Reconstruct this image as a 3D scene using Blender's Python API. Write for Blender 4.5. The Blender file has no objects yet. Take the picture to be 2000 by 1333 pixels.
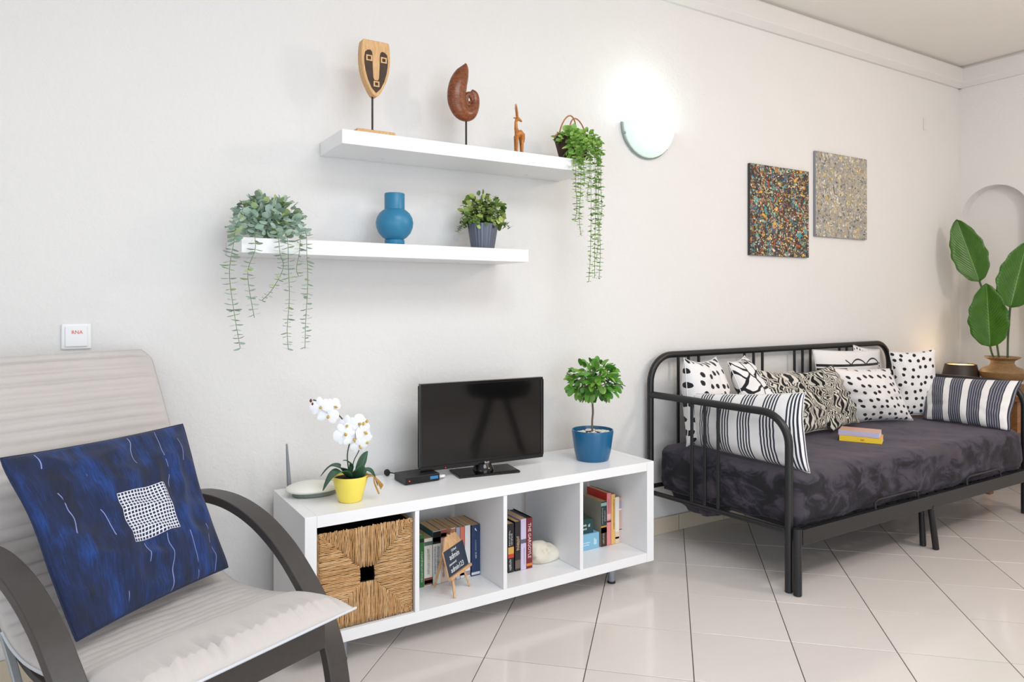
import bpy, bmesh, math, random
from mathutils import Vector, Matrix, noise as mnoise
R = math.radians
PI = math.pi
rnd = random.Random(7)
C = bpy.context.scene.collection
sc = bpy.context.scene

# ------------------------------------------------------------------ camera, world, light, exposure
cam_d = bpy.data.cameras.new('camera'); cam = bpy.data.objects.new('camera', cam_d); C.objects.link(cam)
cam.location = (0, 0, 1.18); cam.rotation_euler = (R(90), 0, R(-31.685))
cam_d.sensor_width = 36; cam_d.lens = 1386/2000*36; cam_d.shift_y = -80.5/2000; cam_d.clip_start = .02
cam_d.dof.use_dof = True; cam_d.dof.focus_distance = 2.4; cam_d.dof.aperture_fstop = 6.3
sc.camera = cam
w = bpy.data.worlds.new('world'); sc.world = w; w.use_nodes = True
bg = w.node_tree.nodes['Background']; bg.inputs[0].default_value = (.80, .90, 1, 1); bg.inputs[1].default_value = 1.0
sc.view_settings.view_transform = 'Standard'; sc.view_settings.look = 'None'
sc.view_settings.exposure = 0.02; sc.view_settings.gamma = 1; sc.view_settings.use_curve_mapping = False

def area(name, loc, rot, sx, sy, power, col):
    l = bpy.data.lights.new(name, 'AREA'); l.shape = 'RECTANGLE'; l.size = sx; l.size_y = sy
    l.energy = power; l.color = col
    o = bpy.data.objects.new(name, l); o.location = loc; o.rotation_euler = rot; C.objects.link(o); return o
# daylight through the balcony doors behind the camera and the window in the left wall
area('balcony_daylight', (0.6, -2.52, 1.2), (R(90), 0, 0), 3.2, 2.1, 54, (.82, .91, 1))
area('side_window_daylight', (-1.82, 0.0, 1.4), (R(90), 0, R(-90)), 2.4, 1.5, 9, (.82, .91, 1))
area('overhead_fill_light', (1.3, .25, 2.80), (0, 0, 0), 1.6, 1.2, 46, (.92, .96, 1))  # added overhead fill with no fitting, brightens the floor and armchair seat
def bulb(name, loc, power, col, r=.03):
    l = bpy.data.lights.new(name, 'POINT'); l.energy = power; l.color = col; l.shadow_soft_size = r
    o = bpy.data.objects.new(name, l); o.location = loc; C.objects.link(o); return o

bulb('warm_fill_light', (3.6, .2, 2.2), 56, (1, .87, .76), .14)  # added warm fill out of view, lifts the right wall and ceiling
# ------------------------------------------------------------------ materials
def lin(c):
    return tuple(((x/255)/12.92 if x/255 <= .04045 else ((x/255+.055)/1.055)**2.4) for x in c) + (1,)
class N:
    def __init__(s, name):
        s.m = bpy.data.materials.new(name); s.m.use_nodes = True; s.t = s.m.node_tree
        s.b = s.t.nodes['Principled BSDF']; s.o = s.t.nodes['Material Output']
    def n(s, typ, **kw):
        x = s.t.nodes.new(typ)
        for k, v in kw.items(): setattr(x, k, v)
        return x
    def l(s, a, b): s.t.links.new(a, b)
    def put(s, v, sock):
        if hasattr(v, 'links'): s.l(v, sock)
        elif isinstance(v, tuple) and len(v) == 4 and sock.type == 'VECTOR': sock.default_value = v[:3]
        else: sock.default_value = v
    def m_(s, op, a, b=0., c=0.):
        x = s.n('ShaderNodeMath', operation=op); s.put(a, x.inputs[0]); s.put(b, x.inputs[1]); s.put(c, x.inputs[2]); return x.outputs[0]
    def mix(s, f, a, b):
        x = s.n('ShaderNodeMix', data_type='RGBA'); s.put(f, x.inputs[0]); s.put(a, x.inputs[6]); s.put(b, x.inputs[7]); return x.outputs[2]
    def coord(s, k='Object'): return s.n('ShaderNodeTexCoord').outputs[k]
    def mapv(s, v, scale=(1, 1, 1), loc=(0, 0, 0), rot=(0, 0, 0)):
        x = s.n('ShaderNodeMapping'); s.l(v, x.inputs[0]); x.inputs[1].default_value = loc; x.inputs[2].default_value = rot; x.inputs[3].default_value = scale; return x.outputs[0]
    def noise(s, v, scale, detail=3, rough=.5, dist=0):
        x = s.n('ShaderNodeTexNoise'); s.l(v, x.inputs['Vector']); x.inputs['Scale'].default_value = scale
        x.inputs['Detail'].default_value = detail; x.inputs['Roughness'].default_value = rough; x.inputs['Distortion'].default_value = dist; return x.outputs[0]
    def vor(s, v, scale, feature='F1', rand=1., out='Distance'):
        x = s.n('ShaderNodeTexVoronoi', feature=feature, voronoi_dimensions='2D'); s.l(v, x.inputs['Vector']); x.inputs['Scale'].default_value = scale
        x.inputs['Randomness'].default_value = rand; return x.outputs[out]
    def ramp(s, f, stops, interp='LINEAR'):
        x = s.n('ShaderNodeValToRGB'); s.put(f, x.inputs[0]); e = x.color_ramp; e.interpolation = interp
        e.elements[0].position, e.elements[0].color = stops[0]; e.elements[1].position, e.elements[1].color = stops[-1]
        for p, c in stops[1:-1]:
            q = e.elements.new(p); q.color = c
        return x.outputs[0]
    def xyz(s, v):
        x = s.n('ShaderNodeSeparateXYZ'); s.l(v, x.inputs[0]); return x.outputs
    def bump(s, h, strength=.3, dist=.001):
        x = s.n('ShaderNodeBump'); s.put(h, x.inputs['Height']); x.inputs['Strength'].default_value = strength; x.inputs['Distance'].default_value = dist
        s.l(x.outputs[0], s.b.inputs['Normal'])
    def set(s, col=None, rough=None, metal=None, **kw):
        if col is not None: s.put(col, s.b.inputs['Base Color'])
        if rough is not None: s.put(rough, s.b.inputs['Roughness'])
        if metal is not None: s.b.inputs['Metallic'].default_value = metal
        for k, v in kw.items(): s.put(v, s.b.inputs[k.replace('_', ' ')])
        return s.m
def simple(name, c, rough=.5, metal=0, var=.04, vs=9, bump=None, **kw):
    """a plain paint, plastic or cloth whose tone drifts a little with a noise"""
    n = N(name); co = n.coord(); f = n.noise(co, vs)
    a = lin(c); hi = tuple(min(1, x*(1+var)) for x in a[:3])+(1,); lo = tuple(x*(1-var) for x in a[:3])+(1,)
    n.set(n.mix(f, lo, hi), rough, metal, **kw)
    if bump: n.bump(n.noise(co, bump[0], 4), bump[1], bump[2] if len(bump) > 2 else .001)
    return n.m
def island(name, cols, rough=.5, **kw):
    n = N(name); g = n.n('ShaderNodeNewGeometry').outputs['Random Per Island']; k = len(cols)
    n.set(n.ramp(g, [(i/(k-1), lin(c)) for i, c in enumerate(cols)]), rough, **kw); return n.m
def perobj(name, cols, rough=.5, **kw):
    n = N(name); g = n.n('ShaderNodeObjectInfo').outputs['Random']; k = len(cols)
    n.set(n.ramp(g, [(i/(k-1), lin(c)) for i, c in enumerate(cols)]), rough, **kw); return n.m

def wall_mat():
    n = N('wall_plaster'); co = n.coord()
    n.set(n.mix(n.noise(co, 1.5), lin((226, 224, 222)), lin((231, 229, 227))), .85)
    h = n.m_('ADD', n.noise(co, 60, 4, .6), n.m_('MULTIPLY', n.noise(co, 16, 3), .8)); n.bump(h, .55, .004); return n.m
M = {}
M['wall'] = wall_mat()
M['ceiling'] = simple('ceiling_paint', (233, 229, 223), .9, var=.02)
M['mould'] = simple('cornice_paint', (224, 221, 219), .7, var=.02)
def tile_mat():
    n = N('cream_tile'); co = n.coord(); g = n.n('ShaderNodeObjectInfo').outputs['Random']
    a = n.mix(g, lin((213, 206, 202)), lin((221, 215, 211)))
    f = n.noise(n.mapv(co, (3, 9, 1)), 3, 5, .6)
    n.set(n.mix(n.m_('MULTIPLY', f, .35), a, lin((204, 194, 188))), n.m_('ADD', n.m_('MULTIPLY', n.noise(co, 5), .07), .11), Coat_Weight=.15)
    n.bump(n.noise(co, 4, 2), .05, .002); return n.m
M['tile'] = tile_mat()
M['grout'] = simple('grey_grout', (96, 86, 76), .9)
M['skirt'] = simple('skirting_tile', (214, 200, 178), .3, var=.04, vs=5)
M['white'] = simple('white_laminate', (240, 240, 241), .3, var=.01)
M['whitein'] = simple('white_board', (236, 236, 238), .4, var=.01)
M['legmetal'] = simple('brushed_grey_metal', (158, 164, 176), .35, .6)
M['rubber'] = simple('black_rubber', (28, 28, 30), .7)
M['blackmetal'] = simple('black_powder_coat', (27, 27, 29), .38, 0, var=.05, vs=30)
M['blackwood'] = simple('black_brown_veneer', (64, 59, 57), .42, var=.2, vs=40)
M['chairmetal'] = simple('light_grey_strip', (170, 175, 178), .4, .3)
M['piano'] = simple('glossy_black_plastic', (12, 12, 14), .12, var=.05)
M['matteblack'] = simple('matte_black_plastic', (30, 31, 34), .45)
M['screen'] = simple('tv_screen_glass', (13, 12, 12), .07, var=.03, Specular_IOR_Level=.5)
M['grey_plastic'] = simple('grey_plastic', (140, 142, 150), .4)
M['white_print'] = simple('white_print', (235, 235, 238), .6)
M['red_led'] = N('red_led').set(lin((255, 30, 30)), .4, Emission_Color=lin((255, 30, 30)), Emission_Strength=1.5)
M['cream_plastic'] = simple('cream_plastic', (238, 236, 226), .4, var=.02)
M['dark_under'] = simple('grey_green_plastic', (120, 128, 120), .5)
M['teal'] = simple('teal_glaze', (42, 122, 160), .38, var=.06, vs=30, bump=(60, .2, .001))
M['bluepot'] = simple('blue_glaze', (28, 96, 138), .25, var=.04)
M['yellowpot'] = simple('yellow_glaze', (250, 228, 96), .3, var=.03)
def ribbed():
    return simple('ribbed_grey_pot', (96, 102, 116), .35, .35, var=.05)
M['greypot'] = ribbed()
M['soil'] = simple('dark_soil', (50, 36, 26), .95, var=.3, vs=80)
M['pebble'] = island('white_pebbles', [(205, 200, 190), (240, 238, 232), (180, 172, 160)], .6)
def wood(name, a, b, rough=.5, sc_=(4, 4, 30), w_=.5):
    n = N(name); co = n.coord(); f = n.noise(n.mapv(co, sc_), 4, 6, .6, 1.2)
    n.set(n.ramp(f, [(.3, lin(a)), (.7, lin(b))]), rough); n.bump(f, .15, .001); return n.m
M['palewood'] = wood('pale_wood', (196, 148, 94), (226, 186, 136), .6, (60, 60, 6))
M['easelwood'] = wood('easel_wood', (190, 142, 94), (226, 186, 142), .6, (40, 40, 8))
M['bronzewood'] = wood('polished_brown_wood', (80, 36, 18), (150, 82, 40), .28, (14, 14, 40))
M['orangewood'] = wood('orange_carved_wood', (150, 84, 26), (212, 138, 62), .4, (40, 40, 12))
M['tablewood'] = wood('table_wood', (104, 66, 34), (160, 110, 60), .5, (8, 8, 40))
M['potwood'] = wood('tan_wooden_pot', (112, 84, 52), (156, 124, 82), .5, (10, 10, 60))
M['darkpaint'] = simple('dark_brown_stain', (66, 48, 36), .7, var=.35, vs=60)
M['rope'] = simple('rope_handle', (176, 120, 78), .8, var=.2, vs=80)
M['darkweave'] = simple('dark_brown_weave', (58, 34, 26), .8, var=.3, vs=90, bump=(200, .6, .002))
def seagrass():
    n = N('seagrass'); g = n.n('ShaderNodeNewGeometry').outputs['Random Per Island']; co = n.coord()
    f = n.noise(co, 90, 3); c = n.ramp(g, [(0, lin((204, 158, 104))), (.5, lin((220, 176, 122))), (1, lin((236, 200, 152)))])
    n.set(n.mix(n.m_('MULTIPLY', f, .6), c, lin((128, 84, 46))), .75); n.bump(n.noise(co, 300, 2), .6, .002); return n.m
M['seagrass'] = seagrass()
M['darkinside'] = simple('dark_basket_inside', (34, 25, 18), .9)
M['chalk'] = simple('chalkboard', (48, 58, 74), .85, var=.08, vs=30)
M['pages'] = N('page_edges')
def pages():
    n = M['pages']; co = n.coord(); f = n.noise(n.mapv(co, (400, 6, 6)), 3, 2)
    return n.set(n.mix(f, lin((196, 158, 108)), lin((224, 192, 146))), .85)
M['pages'] = pages()
M['whitepages'] = simple('white_page_edges', (226, 220, 206), .85, var=.06, vs=200)
def stone_mat():
    n = N('limestone'); co = n.coord(); f = n.noise(co, 14, 5, .6)
    n.set(n.ramp(f, [(.3, lin((186, 160, 128))), (.42, lin((228, 218, 200))), (.7, lin((240, 233, 220)))]), .85)
    n.bump(n.noise(co, 30, 5), .5, .004); return n.m
M['stone'] = stone_mat()
M['euc'] = island('eucalyptus_leaves', [(128, 160, 138), (168, 192, 174), (146, 166, 156), (176, 196, 128), (140, 166, 148), (186, 204, 188)], .55)
M['trail'] = island('trailing_leaves', [(104, 150, 54), (140, 186, 84), (168, 204, 106), (116, 166, 70), (134, 178, 82)], .5)
M['bush'] = island('variegated_leaves', [(58, 92, 34), (92, 128, 48), (186, 200, 110), (66, 100, 40), (150, 172, 84)], .5)
M['stem'] = simple('green_stem', (110, 134, 76), .6)
M['darkstem'] = simple('dark_green_stem', (62, 78, 44), .6)
M['topleaf'] = perobj('glossy_tree_leaf', [(60, 118, 36), (96, 156, 50), (72, 134, 44), (128, 176, 66), (44, 92, 34)], .35)
M['bark'] = simple('grey_bark', (112, 96, 80), .85, var=.25, vs=60)
M['orchidleaf'] = simple('orchid_leaf', (54, 92, 66), .35, var=.2, vs=12)
M['petal'] = simple('white_petal', (246, 244, 248), .5, var=.02, Subsurface_Weight=.15)
M['lip'] = simple('orchid_lip', (206, 172, 74), .5, var=.35, vs=60)
M['bud'] = simple('dark_red_bud', (112, 52, 44), .5, var=.3, vs=60)
M['root'] = simple('tan_root', (176, 132, 62), .7, var=.3, vs=60)
def bigleaf():
    n = N('banana_leaf'); uv = n.coord('UV'); x = n.xyz(uv)
    v = n.m_('SINE', n.m_('MULTIPLY', n.m_('SUBTRACT', x[1], n.m_('MULTIPLY', n.m_('ABSOLUTE', n.m_('SUBTRACT', x[0], .5)), .7)), 120))
    f = n.noise(uv, 4, 3)
    c = n.mix(f, lin((34, 80, 8)), lin((72, 122, 16)))
    rib = n.m_('LESS_THAN', n.m_('ABSOLUTE', n.m_('SUBTRACT', x[0], .5)), .012)
    n.set(n.mix(rib, c, lin((112, 150, 54))), .32); n.bump(v, .25, .002); return n.m
M['bigleaf'] = bigleaf()
M['lampshade'] = simple('dark_brown_shade', (54, 42, 34), .5)
M['lampglow'] = N('lit_lamp_opening').set(lin((255, 226, 160)), .6, Emission_Color=lin((255, 214, 140)), Emission_Strength=2.2)
M['chrome'] = simple('grey_rim', (150, 156, 154), .3, .5)
M['sconceglass'] = N('lit_frosted_glass').set(lin((222, 240, 232)), .25, Emission_Color=lin((226, 250, 240)), Emission_Strength=.36, Transmission_Weight=.0)
M['red_print'] = simple('red_print', (226, 84, 48), .6)
M['canvas_edge'] = simple('canvas_edge', (60, 58, 56), .8)
M['shellchair'] = simple('dark_shell_seat', (30, 31, 34), .5)
M['dirtywhite'] = simple('white_switch', (238, 238, 239), .35, var=.01)

def linen(name, c1, c2, scale=500):
    n = N(name); co = n.coord(); f = n.noise(co, 7, 4); g = n.noise(co, scale, 2)
    n.set(n.mix(n.m_('ADD', n.m_('MULTIPLY', f, .5), n.m_('MULTIPLY', g, .5)), lin(c1), lin(c2)), .9, Sheen_Weight=.15); n.bump(g, .3, .001); return n.m
M['cushion'] = linen('taupe_linen', (188, 180, 176), (208, 202, 199))
M['piping'] = simple('pale_piping', (206, 208, 214), .7)
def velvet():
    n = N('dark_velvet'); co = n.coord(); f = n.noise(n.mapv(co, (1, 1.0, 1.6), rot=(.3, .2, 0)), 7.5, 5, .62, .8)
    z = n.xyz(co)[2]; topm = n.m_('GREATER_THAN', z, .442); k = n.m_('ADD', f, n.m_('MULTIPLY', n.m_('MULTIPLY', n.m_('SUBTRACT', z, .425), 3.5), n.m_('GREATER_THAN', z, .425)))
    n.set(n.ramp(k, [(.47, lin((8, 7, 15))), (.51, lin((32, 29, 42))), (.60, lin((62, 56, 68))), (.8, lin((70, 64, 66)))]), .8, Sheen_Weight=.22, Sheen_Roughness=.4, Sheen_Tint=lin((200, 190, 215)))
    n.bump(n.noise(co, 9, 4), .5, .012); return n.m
M['velvet'] = velvet()

WHITE = (232, 230, 230); INK = (24, 24, 30)
def cloth_finish(n, col, white=WHITE):
    uv = n.coord('UV'); n.set(col, .9, Sheen_Weight=.1); n.bump(n.noise(uv, 220, 2), .25, .001); return n.m
def dots_mat(name, sx, sy, rad=.2, c=INK, rnd_=.55):
    n = N(name); uv = n.mapv(n.coord('UV'), (sx, sy, 0)); d = n.vor(uv, 1, rand=rnd_)
    d = n.m_('ADD', d, n.m_('MULTIPLY', n.m_('SUBTRACT', n.noise(uv, 3, 2), .5), .16))
    return cloth_finish(n, n.mix(n.m_('LESS_THAN', d, rad), lin(WHITE), lin(c)))
def crackle_mat(name, s=3.4, wd=.05):
    n = N(name); uv = n.coord('UV'); ds = n.mapv(uv, (s, s, 0)); a = n.n('ShaderNodeVectorMath', operation='ADD')
    nz = n.n('ShaderNodeTexNoise'); n.l(uv, nz.inputs['Vector']); nz.inputs['Scale'].default_value = 3.
    mv = n.n('ShaderNodeVectorMath', operation='SCALE'); n.l(nz.outputs['Color'], mv.inputs[0]); mv.inputs['Scale'].default_value = .9
    n.l(ds, a.inputs[0]); n.l(mv.outputs[0], a.inputs[1])
    d = n.vor(a.outputs[0], 1, 'DISTANCE_TO_EDGE', .9)
    return cloth_finish(n, n.mix(n.m_('LESS_THAN', d, wd), lin(WHITE), lin(INK)))
def zebra_mat(name, s=4., off=0.):
    """bold wandering stripes that break into fine ones, as on the crumpled print"""
    n = N(name); uv = n.mapv(n.coord('UV'), (1, 1, 0), (off, off, 0)); fs = []
    for sc_, ds in ((s, 9), (s*2.6, 16)):
        x = n.n('ShaderNodeTexWave'); n.l(uv, x.inputs['Vector']); x.inputs['Scale'].default_value = sc_; x.inputs['Distortion'].default_value = ds
        x.inputs['Detail'].default_value = 1.5; x.inputs['Detail Scale'].default_value = 1.1; fs.append(n.m_('GREATER_THAN', x.outputs['Fac'], .44 if sc_ == s else .5))
    g = n.m_('GREATER_THAN', n.noise(n.mapv(uv, (1, 1, 0), (off, 5, 0)), 3.2, 1), .50)
    f = n.m_('ADD', n.m_('MULTIPLY', fs[0], n.m_('SUBTRACT', 1., g)), n.m_('MULTIPLY', fs[1], g))
    return cloth_finish(n, n.mix(f, lin((214, 208, 196)), lin((18, 17, 20))))
def stripes_mat(name, groups, lines, frac, dark=(34, 36, 50), mid=None, off=0., axis=0):
    n = N(name); x = n.xyz(n.coord('UV'))[axis]
    g = n.m_('FRACT', n.m_('ADD', n.m_('MULTIPLY', x, groups), off)); ing = n.m_('LESS_THAN', g, frac)
    ln = n.m_('FRACT', n.m_('MULTIPLY', g, lines/frac)); isl = n.m_('LESS_THAN', ln, .5)
    inner = n.mix(isl, lin(mid or WHITE), lin(dark))
    return cloth_finish(n, n.mix(ing, lin(WHITE), inner))
def band_mat():
    n = N('line_drawing_cloth'); uv = n.coord('UV'); v = n.xyz(uv)[1]; u = n.xyz(uv)[0]
    wob = n.m_('MULTIPLY', n.m_('ABSOLUTE', n.m_('SINE', n.m_('MULTIPLY', u, 13))), .085)
    a = n.m_('LESS_THAN', n.m_('ABSOLUTE', n.m_('SUBTRACT', v, .775)), .020)
    b = n.m_('LESS_THAN', n.m_('ABSOLUTE', n.m_('SUBTRACT', v, n.m_('ADD', wob, .785))), .013)
    c = n.m_('MULTIPLY', n.m_('LESS_THAN', n.m_('ABSOLUTE', n.m_('SUBTRACT', v, .715)), .018), n.m_('LESS_THAN', u, .4))
    return cloth_finish(n, n.mix(n.m_('MAXIMUM', a, n.m_('MAXIMUM', n.m_('MULTIPLY', b, n.m_('GREATER_THAN', u, .40)), c)), lin(WHITE), lin(INK)))
def indigo():
    n = N('indigo_cloth'); uv = n.coord('UV'); x = n.xyz(uv)
    f = n.noise(n.mapv(uv, (4.2, 1.3, 0)), 1.6, 6, .66, .3); g = n.noise(n.mapv(uv, (160, 9, 0)), 1, 3)
    t = n.m_('ADD', n.m_('MULTIPLY', f, .75), n.m_('MULTIPLY', g, .25))
    c = n.ramp(t, [(.38, lin((27, 31, 50))), (.50, lin((25, 40, 78))), (.60, lin((27, 60, 124))), (.75, lin((40, 84, 158)))])
    # thin pale drips running down the cloth
    cell = n.noise(n.mapv(uv, (1, 1.1, 0)), 3.2, 1); fr = n.m_('ABSOLUTE', n.m_('SUBTRACT', n.m_('FRACT', n.m_('ADD', n.m_('MULTIPLY', x[0], 6.5), n.m_('MULTIPLY', cell, 1.3))), .5))
    drip = n.m_('MULTIPLY', n.m_('LESS_THAN', fr, .012), n.m_('GREATER_THAN', n.noise(n.mapv(uv, (9, 2.6, 0), (3, 1, 0)), 1.1, 3), .53))
    c = n.mix(n.m_('MULTIPLY', drip, .8), c, lin((150, 162, 220)))
    u0, u1, v0, v1 = .395, .70, .305, .605
    inside = n.m_('MULTIPLY', n.m_('MULTIPLY', n.m_('GREATER_THAN', x[0], u0), n.m_('LESS_THAN', x[0], u1)), n.m_('MULTIPLY', n.m_('GREATER_THAN', x[1], v0), n.m_('LESS_THAN', x[1], v1)))
    gx = n.m_('FRACT', n.m_('MULTIPLY', n.m_('SUBTRACT', x[0], u0-.004), 15/(u1-u0))); gy = n.m_('FRACT', n.m_('MULTIPLY', n.m_('SUBTRACT', x[1], v0-.004), 15/(v1-v0)))
    grid = n.m_('MAXIMUM', n.m_('LESS_THAN', gx, .33), n.m_('LESS_THAN', gy, .33))
    pc = n.mix(grid, lin((36, 40, 66)), lin((222, 224, 236)))
    n.set(n.mix(inside, c, pc), .9, Sheen_Weight=.1); n.bump(n.m_('ADD', n.noise(uv, 260, 2), n.m_('MULTIPLY', n.m_('MULTIPLY', inside, grid), 2)), .35, .001); return n.m
def splatter(name, base, cols, edge):
    """thrown paint: many layers of droplets and a few strings of paint"""
    n = N(name); uv = n.coord('UV'); c = n.mix(n.noise(uv, 6, 3), lin(base), lin(edge))
    dist = n.n('ShaderNodeTexNoise'); n.l(uv, dist.inputs['Vector']); dist.inputs['Scale'].default_value = 9; dist.inputs['Detail'].default_value = 4
    sc2 = n.n('ShaderNodeVectorMath', operation='SCALE'); n.l(dist.outputs['Color'], sc2.inputs[0]); sc2.inputs['Scale'].default_value = .12
    ad = n.n('ShaderNodeVectorMath', operation='ADD'); n.l(uv, ad.inputs[0]); n.l(sc2.outputs[0], ad.inputs[1]); v = ad.outputs[0]
    for i, (col, s, r_) in enumerate(cols):
        mv = n.mapv(v, (s, s*(.8 + .5*(i % 3)), 0), (i*3.7, i*5.3, 0), (0, 0, i*.7))
        d = n.vor(mv, 1); rr = n.xyz(n.vor(mv, 1, out='Color'))[0]; r_ = n.m_('MULTIPLY', n.m_('ADD', n.m_('MULTIPLY', n.m_('MULTIPLY', rr, rr), 1.5), .12), r_*.98)
        gate = n.m_('GREATER_THAN', n.noise(n.mapv(uv, (1, 1, 0), (i*2.1, i, 0)), 5, 2), .48)
        c = n.mix(n.m_('MULTIPLY', n.m_('LESS_THAN', d, r_), gate), c, lin(col))
    for i, (col, s, _) in enumerate(cols[:5]):
        f = n.noise(n.mapv(uv, (1.6, 1, 0), (i*7.3, i*1.9, 0), (0, 0, i*1.1)), 5.5, 2, .5, 1.2)
        c = n.mix(n.m_('LESS_THAN', n.m_('ABSOLUTE', n.m_('SUBTRACT', f, .5)), .006), c, lin(col))
    n.set(c, .55); n.bump(n.noise(uv, 60, 4), .4, .001); return n.m

# ------------------------------------------------------------------ mesh helpers
class MB:
    def __init__(s): s.v = []; s.f = []; s.uv = None
    def add(s, vs, fs):
        o = len(s.v); s.v += [tuple(p) for p in vs]; s.f += [tuple(i+o for i in f) for f in fs]; return s
    def box(s, x0, x1, y0, y1, z0, z1, mat=None):
        vs = [(x, y, z) for x in (x0, x1) for y in (y0, y1) for z in (z0, z1)]
        if mat is not None: vs = [mat @ Vector(p) for p in vs]
        return s.add(vs, [(0, 1, 3, 2), (4, 6, 7, 5), (0, 4, 5, 1), (2, 3, 7, 6), (0, 2, 6, 4), (1, 5, 7, 3)])
    def tube(s, pts, r, n=10, cap=True, sq=None):
        """round bar along points; r is one radius or one per point; sq scales the section along (world) Y"""
        pts = [Vector(p) for p in pts]; k = len(pts); rs = r if isinstance(r, (list, tuple)) else [r]*k
        rings = []; up = None
        for i in range(k):
            t = (pts[min(i+1, k-1)]-pts[max(i-1, 0)]).normalized()
            if up is None: up = Vector((0, 0, 1)) if abs(t.z) < .9 else Vector((0, 1, 0))
            a = t.cross(up).normalized(); b = a.cross(t).normalized(); up = b
            ring = []
            for j in range(n):
                d = a*math.cos(2*PI*j/n)*rs[i]+b*math.sin(2*PI*j/n)*rs[i]
                if sq: d.y *= sq
                ring.append(pts[i]+d)
            rings.append(ring)
        fs = [(i*n+j, i*n+(j+1) % n, (i+1)*n+(j+1) % n, (i+1)*n+j) for i in range(k-1) for j in range(n)]
        vs = [p for rg in rings for p in rg]
        if cap: fs += [tuple(range(n))[::-1], tuple((k-1)*n+j for j in range(n))]
        return s.add(vs, fs)
    def lathe(s, prof, n=40, c=(0, 0, 0), rib=None):
        """prof: (radius, z) from inside bottom outward and round; open ends closed by fans when radius is 0"""
        vs = []; k = len(prof)
        for r, z in prof:
            for j in range(n):
                rr = r*(1+(rib[1]*math.cos(rib[0]*2*PI*j/n) if rib and r > rib[2] else 0))
                vs.append((c[0]+rr*math.cos(2*PI*j/n), c[1]+rr*math.sin(2*PI*j/n), c[2]+z))
        fs = [(i*n+j, i*n+(j+1) % n, (i+1)*n+(j+1) % n, (i+1)*n+j) for i in range(k-1) for j in range(n)]
        return s.add(vs, fs)
    def prism(s, outline, y0, y1, axis='y'):
        """outline (a,b) extruded; axis y: a=x b=z; axis z: a=x b=y; axis x: a=y b=z"""
        k = len(outline)
        def p(a, b, t): return (a, t, b) if axis == 'y' else ((a, b, t) if axis == 'z' else (t, a, b))
        vs = [p(a, b, y0) for a, b in outline]+[p(a, b, y1) for a, b in outline]
        fs = [tuple(range(k)), tuple(range(2*k-1, k-1, -1))]+[(i, k+i, k+(i+1) % k, (i+1) % k) for i in range(k)]
        return s.add(vs, fs)
    def build(s, name, mat, parent=None, smooth=False, bevel=0, loc=None, auto=None):
        me = bpy.data.meshes.new(name); me.from_pydata(s.v, [], s.f)
        bm = bmesh.new(); bm.from_mesh(me)
        bmesh.ops.remove_doubles(bm, verts=bm.verts, dist=1e-6)
        bmesh.ops.recalc_face_normals(bm, faces=bm.faces)
        if s.uv:
            L = bm.loops.layers.uv.new('UVMap')
            for f in bm.faces:
                for lp in f.loops: lp[L].uv = s.uv(lp.vert.co)
        bm.to_mesh(me); bm.free()
        return link(name, me, mat, parent, smooth, bevel, loc)
def link(name, me, mat, parent=None, smooth=False, bevel=0, loc=None):
    me.materials.append(M[mat] if isinstance(mat, str) else mat)
    if smooth:
        for p in me.polygons: p.use_smooth = True
        if smooth != 'all':
            try: me.set_sharp_from_angle(angle=R(40))
            except Exception: pass
    o = bpy.data.objects.new(name, me); C.objects.link(o)
    if parent: o.parent = parent
    if loc: o.location = loc
    if bevel:
        b = o.modifiers.new('bevel', 'BEVEL'); b.width = bevel; b.segments = 2; b.limit_method = 'ANGLE'; b.angle_limit = R(40)
    return o
def tag(o, label=None, cat=None, group=None, kind=None):
    if label: o['label'] = label
    if cat: o['category'] = cat
    if group: o['group'] = group
    if kind: o['kind'] = kind
    return o
def thing(name, label, cat, loc=(0, 0, 0), rz=0, group=None):
    o = bpy.data.objects.new(name, None); C.objects.link(o); o.location = loc; o.rotation_euler = (0, 0, R(rz)); o.empty_display_size = .05
    return tag(o, label, cat, group)
def text(name, s, size, mat, parent, loc, rot, depth=.0004, sx=1., align='CENTER'):
    cu = bpy.data.curves.new(name, 'FONT'); cu.body = s; cu.size = size; cu.extrude = depth; cu.align_x = align; cu.align_y = 'CENTER'; cu.resolution_u = 2
    t = bpy.data.objects.new('tmp', cu); C.objects.link(t)
    dg = bpy.context.evaluated_depsgraph_get(); me = bpy.data.meshes.new_from_object(t.evaluated_get(dg))
    bpy.data.objects.remove(t); bpy.data.curves.remove(cu)
    me.transform(Matrix.Diagonal((sx, 1, 1, 1))); me.name = name; me.materials.clear()
    o = link(name, me, mat, parent); o.location = loc; o.rotation_euler = rot; return o
def arc(cx, cz, r, a0, a1, n=8):
    return [(cx+r*math.cos(R(a0+(a1-a0)*i/n)), cz+r*math.sin(R(a0+(a1-a0)*i/n))) for i in range(n+1)]
def spline(pts, n=8):
    """Catmull-Rom through points of any dimension"""
    out = []; k = len(pts)
    for i in range(k-1):
        p0, p1, p2, p3 = pts[max(i-1, 0)], pts[i], pts[i+1], pts[min(i+2, k-1)]
        for j in range(n):
            t = j/n
            out.append(tuple(.5*(2*b+(c-a)*t+(2*a-5*b+4*c-d)*t*t+(3*b-a-3*c+d)*t**3) for a, b, c, d in zip(p0, p1, p2, p3)))
    out.append(tuple(pts[-1])); return out

# ------------------------------------------------------------------ the room
YW, XR, XL, YR, ZC = 2.657, 5.42, -1.7, -2.4, 2.84
def struct(name, mb, mat, parent=None, **kw):
    o = mb.build(name, mat, parent, **kw)
    if not parent: o['kind'] = 'structure'
    return o
fl = struct('floor', MB().box(XL-.1, XR+.3, YR-.1, YW+.1, -.06, -.003), 'grout')
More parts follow.
